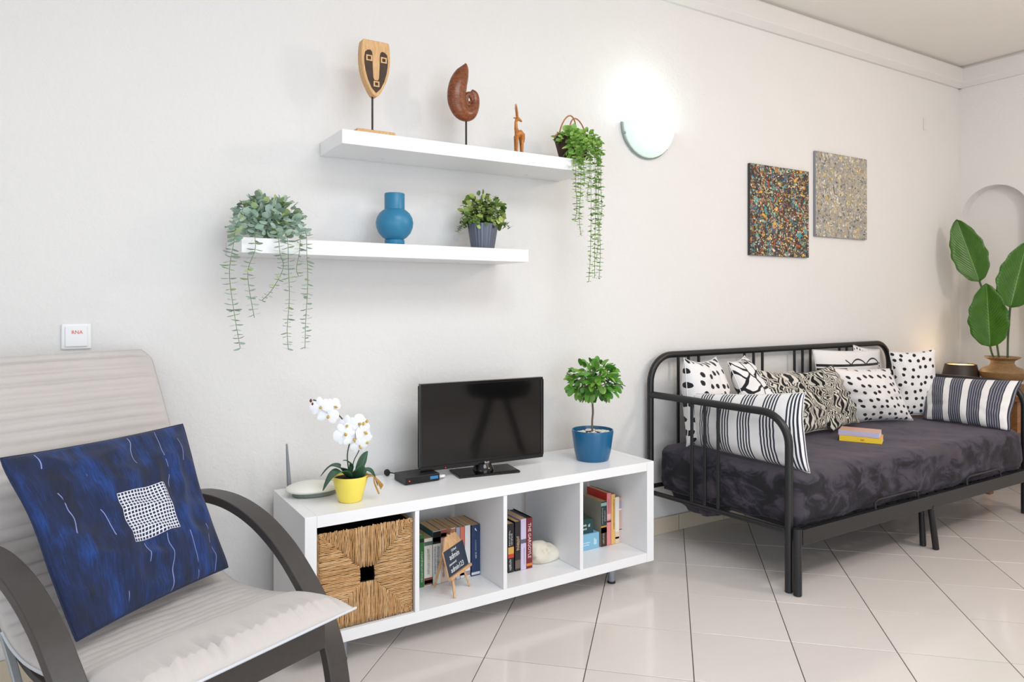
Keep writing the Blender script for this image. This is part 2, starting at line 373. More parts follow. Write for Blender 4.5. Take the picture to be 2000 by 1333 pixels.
# square tiles laid on the diagonal, each its own piece with a recessed joint
TH = R(45.977); da = Vector((math.cos(TH), math.sin(TH))); na = Vector((-da.y, da.x)); PB, PA = .331, .3355; J = .0016
def clip(poly, ax, lim, sign):
    out = []
    for i, a in enumerate(poly):
        b = poly[(i+1) % len(poly)]; ia, ib = (lim-a[ax])*sign >= 0, (lim-b[ax])*sign >= 0
        if ia: out.append(a)
        if ia != ib:
            t = (lim-a[ax])/(b[ax]-a[ax]); out.append(tuple(a[k]+(b[k]-a[k])*t for k in (0, 1)))
    return out
tile_mesh = None; tiles_rest = MB(); count = 0
def tile_mb(poly, mb=None, dz=0):
    mb = mb or MB(); k = len(poly); cx = sum(p[0] for p in poly)/k; cy = sum(p[1] for p in poly)/k
    e = .0007; ins = [(cx+(p[0]-cx)*(1-e/.16), cy+(p[1]-cy)*(1-e/.16)) for p in poly]
    vs = [(x, y, -.006) for x, y in poly]+[(x, y, -.0007) for x, y in poly]+[(x, y, dz) for x, y in ins]
    fs = [(i, (i+1) % k, k+(i+1) % k, k+i) for i in range(k)]+[(k+i, k+(i+1) % k, 2*k+(i+1) % k, 2*k+i) for i in range(k)]+[tuple(range(2*k, 3*k))]
    return mb.add(vs, fs)
for i in range(-30, 34):
    for j in range(-30, 34):
        b0 = 2.265+PB*i; a0 = .254+PA*j
        P = [da*(b0+J)+na*(a0+J), da*(b0+PB-J)+na*(a0+J), da*(b0+PB-J)+na*(a0+PA-J), da*(b0+J)+na*(a0+PA-J)]
        poly = [tuple(p) for p in P]; c0 = (P[0]+P[2])/2; full = True
        for ax, lim, sg in ((0, XR, 1), (0, XL, -1), (1, YW, 1), (1, YR, -1)):
            q = clip(poly, ax, lim, sg)
            if len(q) < 3: poly = None; break
            if q != poly: full = False
            poly = q
        if not poly: continue
        d = c0.x*.5253+c0.y*.8509; r = c0.x*.8509-c0.y*.5253
        seen = d > .9 and -.85*d-.35 < r < .76*d+.45 and c0.y > .4
        if seen and count < 298:
            dz = rnd.uniform(-.0002, .0002)
            if full:
                if tile_mesh is None:
                    o = tile_mb([(p[0]-c0.x, p[1]-c0.y) for p in poly]).build('tile', 'tile', fl); tile_mesh = o.data
                else:
                    o = bpy.data.objects.new('tile', tile_mesh); C.objects.link(o); o.parent = fl
                o.location = (c0.x, c0.y, dz)
            else: tile_mb(poly, dz=dz).build('tile', 'tile', fl)
            count += 1
        else: tile_mb(poly, tiles_rest)
tag(tiles_rest.build('tile_field', 'tile', fl), kind='stuff')

struct('wall_back', MB().box(XL-.1, XR+.2, YW, YW+.12, -.06, ZC+.1), 'wall')
# right wall with a shallow arched niche
nz0, nc, nr, nzs = .62, 2.425, .215, 1.762
arch = [(nc-nr, nz0)]+[(a, b) for a, b in arc(nc, nzs, nr, 180, 0, 28)]+[(nc+nr, nz0)]
wr = MB()
wr.box(XR, XR+.14, YR-.1, nc-nr, -.06, ZC+.1); wr.box(XR, XR+.14, nc+nr, YW+.0, -.06, ZC+.1); wr.box(XR, XR+.14, nc-nr, nc+nr, -.06, nz0)
top = [(nc-nr, ZC+.1)]+[(a, b) for a, b in arc(nc, nzs, nr, 180, 0, 28)]+[(nc+nr, ZC+.1)]
k = len(top)
for i in range(1, k-2):          # the wall above the arch, strip by strip
    (a0, b0), (a1, b1) = top[i], top[i+1]
    wr.prism([(a0, b0), (a1, b1), (a1, ZC+.1), (a0, ZC+.1)], XR, XR+.14, 'x')
wr.box(XR+.10, XR+.19, nc-nr-.02, nc+nr+.02, nz0-.02, nzs+nr+.02)
struct('wall_right', wr, 'wall')
# left wall with a window, rear wall with a wide balcony opening (both out of frame, they let the daylight in)
wl = MB(); wl.box(XL-.12, XL, YR-.1, -1.25, -.06, ZC+.1); wl.box(XL-.12, XL, 1.25, YW+.12, -.06, ZC+.1); wl.box(XL-.12, XL, -1.25, 1.25, -.06, .62); wl.box(XL-.12, XL, -1.25, 1.25, 2.18, ZC+.1)
struct('wall_left', wl, 'wall')
wb = MB(); wb.box(XL-.1, -1.05, YR-.12, YR, -.06, ZC+.1); wb.box(2.25, XR+.2, YR-.12, YR, -.06, ZC+.1); wb.box(-1.05, 2.25, YR-.12, YR, 2.28, ZC+.1)
struct('wall_rear', wb, 'wall')
def win(name, mbx, mat='white'):
    return struct(name, mbx, mat)
f = MB(); 
for x in (-1.05, .56, 2.19): f.box(x, x+.06, YR-.1, YR-.02, 0, 2.28)
f.box(-1.05, 2.25, YR-.1, YR-.02, 2.22, 2.28); win('window_1', f)
f = MB()
for y in (-1.25, -.03, 1.19): f.box(XL-.1, XL-.02, y, y+.06, .62, 2.18)
f.box(XL-.1, XL-.02, -1.25, 1.25, .62, .68); f.box(XL-.1, XL-.02, -1.25, 1.25, 2.12, 2.18); win('window_2', f)
struct('ceiling', MB().box(XL-.1, XR+.2, YR-.1, YW+.12, ZC, ZC+.1), 'ceiling')
# cornice: a flat band standing proud of the wall with a shadow gap under the ceiling
CZ0, CZ1 = 2.695, 2.822
cp = [(0, CZ0), (-.018, CZ0), (-.05, CZ0+.028), (-.052, CZ0+.034), (-.052, CZ1), (-.03, CZ1), (-.03, ZC), (0, ZC)]
struct('trim_1', MB().prism([(YW+a, b) for a, b in cp], XL, XR-.0, 'x'), 'mould')
struct('trim_2', MB().prism([(XR+a, b) for a, b in cp], YR, YW-.001, 'y'), 'mould')
# tiled skirting
bb = struct('baseboard_back', MB().box(XL, XR, YW-.006, YW, 0, .078), 'grout')
x = 2.638-.3315*13
while x < XR-.02:
    x1 = min(x+.329, XR-.012)
    if x1 > XL+.02: MB().box(max(x, XL)+.0015, x1, YW-.013, YW-.0061, .0005, .081).build('skirting_tile', 'skirt', bb, bevel=.001)
    x += .3315
bb = struct('baseboard_right', MB().box(XR-.006, XR, YR, YW-.014, 0, .078), 'grout')
y = YW-.016
while y > YR+.35:
    MB().box(XR-.013, XR-.0061, y-.329, y, .0005, .081).build('skirting_tile', 'skirt', bb, bevel=.001); y -= .3315

# ------------------------------------------------------------------ floating shelves
def shelf(x0, x1, z0, label):
    t = thing('floating_shelf', label, 'shelf', ((x0+x1)/2, YW, z0), 0, 'floating wall shelves')
    h = (x1-x0)/2
    MB().box(-h, h, -.26, -.0008, 0, .05).build('board', 'white', t, bevel=.0015)
    for sx in (-.33, .33): MB().lathe([(0, 0), (.006, 0), (.006, -.0008), (0, -.0008)], 12, (sx, -.07, 0)).build('screw_cap', 'mould', t)
shelf(.789, 1.895, 1.7225, 'white floating wall shelf higher up, holding the wooden mask and spiral carving')
shelf(.458, 1.558, 1.332, 'white floating wall shelf lower down, holding the teal vase')
ZU, ZL = 1.7731, 1.3826

# wooden mask on a rod
t = thing('mask_sculpture', 'pale carved wooden mask on a black rod, at the left end of the upper shelf', 'sculpture', (.93, 2.48, ZU))
MB().box(-.075, .075, -.045, .045, 0, .02).build('base', 'palewood', t, bevel=.006)
MB().tube([(0, 0, .018), (0, 0, .16)], .0038, 10).build('rod', 'blackmetal', t, True)
hw = [(.351, .044), (.349, .050), (.33, .0535), (.30, .0555), (.27, .055), (.24, .051), (.21, .0425), (.185, .031), (.165, .020), (.153, .011), (.148, .004)]
ol = [(-a+.006, z-.0) for z, a in hw]+[(a+.006, z) for z, a in reversed(hw)]
MB().prism(ol, -.022, .020).build('face', 'palewood', t, bevel=.004)
def pr(ol, y, name, mat, par, th=.0022, **kw): return MB().prism(ol, y-th, y+.001).build(name, mat, par, **kw)
L = [(-.031+.006, .297)]+[]
left = [(x*1.1+.006, z+(.006 if z > .29 else 0)) for x, z in [(-.020, .308), (-.030, .306), (-.038, .298), (-.041, .284), (-.040, .262), (-.036, .236), (-.028, .205), (-.016, .178), (0, .160), (0, .206), (-.006, .206), (-.010, .215), (-.0125, .26), (-.013, .292), (-.015, .302)]]
pr(left, -.0222, 'dark_inlay', 'darkpaint', t, .0012)
pr([(.012-x, z) for x, z in left][::-1], -.0222, 'dark_inlay', 'darkpaint', t, .0012)
for cx, cz, s in ((-.0215, .283, 1), (.034, .283, 1), (.006, .192, .95)):
    f = MB()
    for a, b, c_, d in ((-.0115, .0115, .006, .0105), (-.0115, .0115, -.0105, -.006), (-.0115, -.0065, -.006, .006), (.0065, .0115, -.006, .006)):
        f.box(cx+a*s, cx+b*s, -.0265, -.0232, cz+c_*s, cz+d*s)
    f.build('eye' if s == 1 else 'mouth', 'palewood', t)

# spiral wooden carving
t = thing('spiral_sculpture', 'polished brown wooden spiral shell carving on a thin black stand', 'sculpture', (1.318, 2.48, ZU))
MB().add([(-.06, -.035, 0), (.06, -.035, 0), (.06, .035, 0), (-.06, .035, 0), (-.045, -.024, .006), (.045, -.024, .006), (.045, .024, .006), (-.045, .024, .006)],
         [(3, 2, 1, 0), (4, 5, 6, 7), (0, 1, 5, 4), (1, 2, 6, 5), (2, 3, 7, 6), (3, 0, 4, 7)]).build('base', 'blackmetal', t)
MB().tube([(0, 0, .005), (0, 0, .125)], .004, 10).build('rod', 'blackmetal', t, True)
sp = [(.022, .222, .004), (.031, .212, .007), (.039, .199, .0095), (.036, .183, .012), (.022, .178, .011), (.009, .188, .010), (.004, .206, .0105), (.012, .224, .0115), (.028, .231, .013), (.043, .222, .0165), (.047, .198, .0185), (.038, .168, .024), (.016, .146, .0315), (-.014, .150, .036), (-.033, .18, .0385), (-.036, .216, .039), (-.028, .256, .037), (-.014, .292, .030), (-.002, .317, .019), (.003, .334, .0085), (.002, .341, .002)]
sp = sp[8:]   # the thick outer horn
inner = [(.022, .196, .004), (.028, .190, .008), (.035, .196, .012), (.036, .208, .013), (.026, .219, .0135), (.013, .217, .012), (.006, .204, .0105), (.008, .188, .010), (.020, .178, .011), (.036, .181, .0135), (.046, .198, .0155), (.043, .218, .0150), (.028, .229, .012)]
def spiral(pts, name):
    q = spline(pts, 6); MB().tube([(x-.006, 0, z) for x, z, r_ in q], [r_ for x, z, r_ in q], 18, True, .75).build(name, 'bronzewood', t, 'all')
spiral(sp, 'shell_horn'); spiral(inner[:13], 'shell_coil')

# little carved antelope
t = thing('antelope_figurine', 'small orange wooden long-horned antelope figurine standing on the upper shelf', 'figurine', (1.545, 2.45, ZU))
m = MB()
def tp(pts, rs, mm=m, n=10): mm.tube(pts, rs, n)
tp([(-.012, 0, .06), (-.006, 0, .082), (.006, 0, .088), (.016, 0, .08), (.020, 0, .062)], [.008, .014, .0145, .0135, .008])
for x, dy in ((-.014, -.008), (-.012, .008), (.012, -.008), (.015, .008)): tp([(x*.9, dy*.8, .075), (x, dy, .04), (x*1.02, dy, .015), (x*1.05, dy, .0)], [.0085, .0055, .0042, .005])
tp([(-.006, 0, .082), (-.013, 0, .105), (-.014, 0, .13), (-.009, 0, .145)], [.012, .008, .0062, .007])
tp([(-.013, 0, .146), (-.002, 0, .146), (.010, 0, .139), (.015, 0, .137)], [.006, .0072, .0048, .003])
for dy in (-.003, .003): tp([(-.008, dy, .148), (-.009, dy*1.4, .168), (-.013, dy*1.6, .19), (-.015, dy*1.2, .205)], [.0042, .0036, .0026, .001])
for dy in (-1, 1): tp([(-.010, dy*.004, .147), (-.017, dy*.009, .150), (-.02, dy*.011, .149)], [.002, .003, .0008])
tp([(.019, 0, .074), (.026, 0, .06), (.025, 0, .052)], [.003, .0022, .001])
m.build('carved_body', 'orangewood', t, 'all')

# ------------------------------------------------------------------ foliage helpers
def leaf(mb, p, d, up, ln, wd, fold=.25, n=3, tipw=.25, bend=.12):
    """one leaf: starts at p, points along d; a folded blade with n sections"""
    d = Vector(d).normalized(); s = d.cross(Vector(up)); s = s.normalized() if s.length > 1e-4 else d.orthogonal().normalized(); u = s.cross(d).normalized()
    p = Vector(p); vs = []; 
    for i in range(n+2):
        t_ = (1-math.cos(PI*i/(n+1)))/2; wv = math.sqrt(max(0, 1-(2*t_-1)**2))*wd/2*(1-.12*t_) if i else wd*.06
        if i == n+1: wv = wd*.03
        c = p+d*ln*t_-u*bend*ln*t_*t_
        vs += [c-s*wv+u*wv*fold, c, c+s*wv+u*wv*fold]
    fs = []
    for i in range(n+1):
        a = i*3; fs += [(a, a+1, a+4, a+3), (a+1, a+2, a+5, a+4)]
    return mb.add(vs, fs)
def rv(z0=-1, z1=1):
    while True:
        v = Vector((rnd.uniform(-1, 1), rnd.uniform(-1, 1), rnd.uniform(z0, z1)))
        if .05 < v.length < 1: return v.normalized()
def strand(parent, pts, ls, step, leafmat, stemmat, wide=.75, r=.0011, start=0., name='trailing_strand'):
    """hanging shoot: stem (sub-part) and paired leaves"""
    q = spline(pts, 8); L_ = MB(); acc = 0; k = 0; ang = rnd.uniform(0, 3)
    tot = sum((Vector(q[i+1])-Vector(q[i])).length for i in range(len(q)-1)); run = 0
    for i in range(len(q)-1):
        a, b = Vector(q[i]), Vector(q[i+1]); dd = b-a; seg = dd.length; acc += seg; run += seg
        while acc > step and run > start:
            acc -= step; k += 1; ang += rnd.uniform(.5, 1.6); taper = 1-.35*run/tot
            t_ = dd.normalized(); base = t_.orthogonal().normalized(); side = Matrix.Rotation(ang, 3, t_) @ base
            side = (side+Vector((math.copysign(.7, side.x), 0, 0))).normalized()
            for sg in (1, -1):
                v = (side*sg+t_*rnd.uniform(-.15, .5)+Vector((0, 0, rnd.uniform(-.1, .15)))).normalized()
                l_ = ls*rnd.uniform(.75, 1.2)*taper
                leaf(L_, b, v, t_+rv()*.5, l_, l_*wide, rnd.uniform(0, .3), 3)
        if acc > step: acc = 0
    o = tag(L_.build(name, leafmat, parent, 'all'), kind='stuff'); MB().tube(q, r, 5).build('stem', stemmat, o, 'all'); return o
def crown(parent, c, rad, n, ls, wide, mat, name='foliage', zmin=-.2, pw=.5, outward=.8, up=(0, 0, 1)):
    m = MB()
    for i in range(n):
        v = rv(zmin, 1); f = rnd.random()**pw; p = Vector((c[0]+v.x*rad[0]*f, c[1]+v.y*rad[1]*f, c[2]+v.z*rad[2]*f))
        l_ = ls*rnd.uniform(.7, 1.25); leaf(m, p, v*outward+rv()*.6, Vector(up)+rv()*.8, l_, l_*wide, rnd.uniform(0, .4), 3)
    return tag(m.build(name, mat, parent, 'all'), kind='stuff')

# hanging green plant in a dark basket at the right end of the upper shelf
t = thing('basket_plant', 'trailing light green plant in a dark basket with rope handles on the upper shelf', 'plant', (1.835, 2.475, ZU))
MB().lathe([(0, .004), (.045, .004), (.052, .03), (.072, .11), (.078, .11), (.080, .104), (.060, .03), (.050, 0), (0, 0)], 28).build('basket', 'darkweave', t, True)
MB().lathe([(.069, .098), (0, .102)], 20).build('soil', 'soil', t)
for s_, ph in ((-1, 25), (1, 25)):
    q = [(.072*math.cos(a)*1., .072*math.sin(a)*.35*s_-.012*s_, .10+.095*math.sin(a2)) for a, a2 in [(PI-PI*i/14, PI*i/14) for i in range(15)]]
    MB().tube([(x*(.62 if i else 1)-(.028 if s_ < 0 else -.018), y-.01, z) for i, (x, y, z) in enumerate(q)], .0032, 8).build('rope_handle', 'rope', t, True)
crown(t, (0, -.01, .10), (.085, .08, .035), 150, .024, .85, 'trail')
crown(t, (-.05, -.045, .10), (.045, .04, .03), 70, .024, .9, 'trail', 'foliage', -.6)
crown(t, (-.030, -.075, .055), (.055, .02, .065), 110, .026, .9, 'trail', 'foliage', -1)
crown(t, (.075, -.045, .06), (.045, .04, .065), 90, .022, .85, 'trail', 'foliage', -1)
for (x, y, z1, ls) in ((-.045, -.118, -.325, .025), (-.065, -.112, -.27, .024), (-.03, -.112, -.12, .0215), (.015, -.105, -.515, .0215), (.035, -.108, -.50, .0215), (.075, -.085, -.50, .0215), (.0, -.112, -.18, .019), (.08, -.09, -.27, .022), (.055, -.10, -.42, .0215)):
    strand(t, [(x*.3, -.02, .10), (x*.8, y*.7, .10), (x, y, .03), (x+rnd.uniform(-.006, .006), y, z1*.4), (x+rnd.uniform(-.01, .01), y-.002, z1*.75), (x+rnd.uniform(-.008, .008), y, z1)], ls, .0085, 'trail', 'stem', .6)

# eucalyptus on the lower shelf
t = thing('eucalyptus_plant', 'grey green trailing eucalyptus spilling from a white pot on the lower shelf', 'plant', (.565, 2.50, ZL))
MB().lathe([(0, .004), (.038, .004), (.05, .05), (.055, .062), (.058, .062), (.054, .05), (.042, 0), (0, 0)], 28).build('pot', 'white', t, True)
MB().lathe([(.052, .054), (0, .056)], 20).build('soil', 'soil', t)
crown(t, (0, -.01, .065), (.11, .08, .085), 330, .026, .85, 'euc', zmin=-.15)
crown(t, (-.01, -.06, .05), (.08, .05, .05), 130, .028, .9, 'euc', zmin=-.8)
for pts, ls in (([(-.05, -.03, .07), (-.11, -.06, .05), (-.135, -.13, -.02), (-.15, -.14, -.12), (-.135, -.14, -.25), (-.118, -.14, -.355)], .026),
                ([(-.03, -.05, .07), (-.07, -.12, .03), (-.072, -.14, -.04), (-.095, -.14, -.12), (-.075, -.14, -.26)], .024),
                ([(0, -.05, .06), (.0, -.13, .01), (.005, -.14, -.05), (.015, -.14, -.10), (-.02, -.14, -.17), (-.052, -.14, -.205)], .022),
                ([(.02, -.05, .06), (.03, -.13, .0), (.032, -.14, -.09), (.035, -.14, -.2), (.028, -.14, -.3), (.032, -.14, -.367)], .023),
                ([(.04, -.04, .06), (.07, -.12, .02), (.068, -.14, -.04), (.058, -.14, -.10), (.065, -.14, -.125)], .022),
                ([(.06, -.03, .07), (.09, -.12, .03), (.092, -.14, -.05), (.095, -.14, -.15), (.088, -.14, -.28), (.086, -.14, -.365)], .024)):
    strand(t, pts, ls*1.18, .0145, 'euc', 'stem', .55, .001)
for dx, dy, dz in ((-.12, -.02, .10), (-.14, 0, .04), (.11, -.03, .08), (.13, -.02, .03), (-.06, -.01, .135), (.02, 0, .145), (.06, -.02, .13), (-.1, -.04, .12)):
    strand(t, [(dx*.2, -.02, .06), (dx*.7, dy, dz*.95), (dx, dy*1.2, dz)], .021, .012, 'euc', 'stem', .6, .001, .03, 'short_shoot')

# teal vase
t = tag(MB().lathe([(0, 0), (.036, 0), (.0375, .003), (.0375, .022), (.034, .026), (.046, .034), (.060, .050), (.068, .070), (.0705, .088), (.067, .107), (.057, .125), (.044, .136), (.038, .140), (.038, .198), (.0365, .200), (.034, .199), (.034, .14), (.03, .13), (0, .1)], 56).build('vase', 'teal', None, True, 0, (1.033, 2.52, ZL)),
        'teal blue vase with ball-shaped belly and straight neck on the lower shelf', 'vase')

# small bush in a ribbed grey pot
t = thing('bushy_plant', 'bushy variegated plant in a ribbed dark grey pot on the lower shelf', 'plant', (1.410, 2.51, ZL))
MB().lathe([(0, .003), (.04, .003), (.056, .100), (.058, .104), (.0605, .104), (.061, .100), (.046, .004), (.045, 0), (0, 0)], 120, rib=(26, .022, .03)).build('pot', 'greypot', t, True)
MB().lathe([(.054, .093), (0, .096)], 20).build('soil', 'soil', t)
crown(t, (.005, 0, .15), (.085, .075, .075), 250, .026, .8, 'bush', zmin=-.7, pw=.35)
for i in range(34):
    a = rnd.uniform(0, 2*PI); e = rnd.uniform(.0, 1.3); v = Vector((math.cos(a)*math.cos(e), math.sin(a)*math.cos(e), math.sin(e)))
    r_ = rnd.uniform(.085, .118); hz = .10
    strand(t, [(0, 0, hz-.01), tuple(v*r_*.5+Vector((0, 0, hz+.012))), (v.x*r_, v.y*r_*.9, hz+v.z*r_*1.18-(.03 if e < .4 else 0))], .021, .0085, 'bush', 'darkstem', .72, .0011, .04, 'sprig')

# ------------------------------------------------------------------ wall things
t = thing('wall_sconce', 'lit half-round frosted glass wall lamp with a thin grey rim', 'lamp', (2.421, YW, 2.045))
m = MB(); R_ = .158; G = []
for i in range(17):             # half bowl: azimuth a along the wall half-circle, depth profile
    a = PI+PI*i/16
    for j in range(9):
        b = j/8; rr = R_*math.cos(b*PI/2*.98)**.75 if j < 8 else R_*.0
        G.append((math.cos(a)*rr*.985, -.012-.085*math.sin(b*PI/2), math.sin(a)*rr))
m.add(G, [(i*9+j, (i+1)*9+j, (i+1)*9+j+1, i*9+j+1) for i in range(16) for j in range(8)])
o = m.build('glass_bowl', 'sconceglass', t, 'all'); so = o.modifiers.new('solid', 'SOLIDIFY'); so.thickness = .004; so.offset = 1
m = MB(); ar = arc(0, 0, R_+.004, 180, 360, 32); m.tube([(x, -.010, z) for x, z in ar], .0065, 8); m.build('rim', 'chrome', t, True)
MB().prism([(x, z) for x, z in arc(0, 0, R_-.002, 180, 360, 24)], -.004, -.0005).build('back_plate', 'white', t)
for a in (200, 318): 
    x, z = R_*math.cos(R(a)), R_*math.sin(R(a)); MB().box(x-.008, x+.008, -.024, -.006, z-.005, z+.005).build('clip', 'chrome', t, bevel=.002)
bulb('sconce_bulb', (2.421, YW-.045, 2.06), 1.3, (.80, 1, .93), .03)
bulb('sconce_uplight', (2.38, YW-.075, 2.15), .9, (.80, 1, .93), .03)

def canvas(x0, x1, z0, z1, mat, edge, label):
    t = thing('canvas_painting', label, 'painting', ((x0+x1)/2, YW, (z0+z1)/2), 0, 'canvas paintings'); w_, h = (x1-x0)/2, (z1-z0)/2
    MB().box(-w_, w_, -.018, -.001, -h, h).build('stretcher', edge, t, bevel=.002)
    m = MB().add([(-w_+.001, -.0185, -h+.001), (w_-.001, -.0185, -h+.001), (w_-.001, -.0185, h-.001), (-w_+.001, -.0185, h-.001)], [(0, 1, 2, 3)])
    m.uv = lambda c: ((c.x+w_)/(2*w_), (c.z+h)/(2*h))
    m.build('painted_front', mat, t); return t
yel, ora, tea, whi, red, blu, gre = (232, 176, 40), (206, 120, 54), (52, 150, 164), (232, 226, 206), (176, 54, 44), (50, 84, 120), (128, 138, 74)
c1 = splatter('thrown_paint_black', (30, 26, 24), [(blu, 9, .24), (gre, 12, .2), (red, 12, .18), (tea, 8, .2), ((186, 120, 70), 11, .18), (yel, 9, .2), (tea, 16, .2), (whi, 20, .17), (yel, 21, .2), ((190, 196, 150), 25, .2), (whi, 30, .19), ((210, 200, 150), 15, .15)], (44, 36, 34))
c2 = splatter('thrown_paint_grey', (146, 146, 146), [((176, 166, 150), 7, .34), ((190, 164, 100), 8, .2), ((216, 188, 116), 12, .17), (whi, 14, .14), ((70, 76, 86), 17, .17), ((206, 200, 194), 10, .2), ((50, 54, 62), 24, .18), (whi, 26, .18), ((200, 172, 100), 20, .18)], (160, 158, 156))
canvas(3.171, 3.684, 1.428, 1.936, c1, 'canvas_edge', 'black canvas with dense yellow, orange and teal paint splatter')
canvas(3.748, 4.266, 1.559, 2.068, c2, 'grey_plastic', 'grey canvas with ochre, white and black paint splatter')

t = thing('light_switch', 'square white light switch with red lettering on the wall behind the armchair', 'switch', (.0065, YW, 1.0635))
MB().box(-.041, .041, -.008, -.0005, -.041, .041).build('plate', 'dirtywhite', t, bevel=.004)
MB().box(-.031, .031, -.013, -.006, -.033, .033).build('rocker', 'dirtywhite', t, bevel=.003)
text('lettering', 'RNA', .016, 'red_print', t, (.002, -.0135, .013), (R(90), 0, 0), sx=.95)
t = thing('sensor_plate', 'tiny white cover plate high on the wall near the right corner', 'cover plate', (4.962, YW, 2.385))
MB().box(-.012, .012, -.006, -.0005, -.043, .043).build('plate', 'mould', t, bevel=.002)

# ------------------------------------------------------------------ low white bench unit
CX, CY = .611, 2.217
cab = thing('tv_bench', 'long low white four-cubby bench unit under the wall shelves, on short metal legs', 'cabinet', (CX, CY, 0), .6)
Lc, Dc, z0, z1, tk = 1.47, .39, .08, .50, .038
MB().box(0, tk, 0, Dc, z0, z1).build('side_panel', 'white', cab, bevel=.0012)
MB().box(Lc-tk, Lc, 0, Dc, z0, z1).build('side_panel', 'white', cab, bevel=.0012)
MB().box(tk+.0006, Lc-tk-.0006, .0006, Dc, z1-tk, z1-.0006).build('top_panel', 'white', cab, bevel=.001)
MB().box(tk+.0006, Lc-tk-.0006, .0006, Dc, z0+.0006, z0+tk).build('bottom_panel', 'white', cab, bevel=.001)
bx = [tk]; inn = (Lc-2*tk-3*.016)/4
for i in range(3):
    x = tk+inn*(i+1)+.016*i
    MB().box(x, x+.016, .002, Dc-.002, z0+tk+.0003, z1-tk-.0003).build('divider', 'whitein', cab, bevel=.0008)
    bx.append(x+.016)
def leg_(x, y):
    MB().lathe([(0, .008), (.0145, .008), (.0195, z0), (0, z0)], 24, (x, y, 0)).build('leg', 'legmetal', cab, True)
    MB().lathe([(0, 0), (.0165, 0), (.0165, .0085), (0, .0085)], 24, (x, y, 0)).build('foot', 'rubber', cab, True)
for x, y in ((.134, .045), (1.297, .07), (.134, .34), (1.297, .33)): leg_(x, y)
ZB = z0+tk+.0006; ZT = z1

# woven seagrass basket in the first cubby
bk = thing('seagrass_basket', 'woven seagrass storage basket with square hole, filling the leftmost cubby', 'basket', (CX+tk+inn/2+.003, CY+.012, ZB), .6)
W = .160; H2 = .157; cz = H2+.004; ho = .026
m = MB(); Y0, Y1 = .010, .34
m.box(-W+.006, -ho, Y0, Y0+.008, .008, 2*H2-.004); m.box(ho, W-.006, Y0, Y0+.008, .008, 2*H2-.004); m.box(-ho, ho, Y0, Y0+.008, .008, cz-ho); m.box(-ho, ho, Y0, Y0+.008, cz+ho, 2*H2-.004)
m.box(-W+.006, -W+.012, Y0, Y1, .008, 2*H2-.004); m.box(W-.012, W-.006, Y0, Y1, .008, 2*H2-.004); m.box(-W+.006, W-.006, Y1-.006, Y1, .008, 2*H2-.004); m.box(-W+.006, W-.006, Y0, Y1, .004, .010)
tag(m.build('liner', 'darkinside', bk), 'dark inside of the basket')
rw = MB(); NS = 58
def strandrope(p0, p1, r):
    n_ = 7; pts = []; 
    for i in range(n_):
        t_ = i/(n_-1); p = [p0[k]+(p1[k]-p0[k])*t_ for k in range(3)]
        wob = .0011 if 0 < i < n_-1 else .0015
        pts.append((p[0]+rnd.uniform(-wob, wob), p[1]+rnd.uniform(-.0006, .0006), p[2]+rnd.uniform(-wob, wob)))
    rw.tube(pts, [r*rnd.uniform(.8, 1.15) for _ in pts], 5, True)
for i in range(NS):
    u = -1+2*(i+.5)/NS; r = W/NS*1.02; inner_ = max(abs(u), ho/W)
    y = .006
    for sg in (1, -1):
        strandrope((u*W, y, cz+sg*H2*(1+rnd.uniform(-.01, .012))), (u*W, y-.0015, cz+sg*(inner_*H2-.0015)), r)
        strandrope((sg*W*(1+rnd.uniform(-.005, .008)), y, cz+u*H2), (sg*(inner_*W-.0015), y-.0015, cz+u*H2), r)
tag(rw.build('woven_front', 'seagrass', bk, 'all'), kind='stuff')
sw = MB(); rw = sw
for i in range(46):
    for sg in (-1, 1): strandrope((sg*W, .012+i*.0069, .008), (sg*W, .012+i*.0069, 2*H2-.002), .0038)
tag(sw.build('woven_sides', 'seagrass', bk, 'all'), kind='stuff')

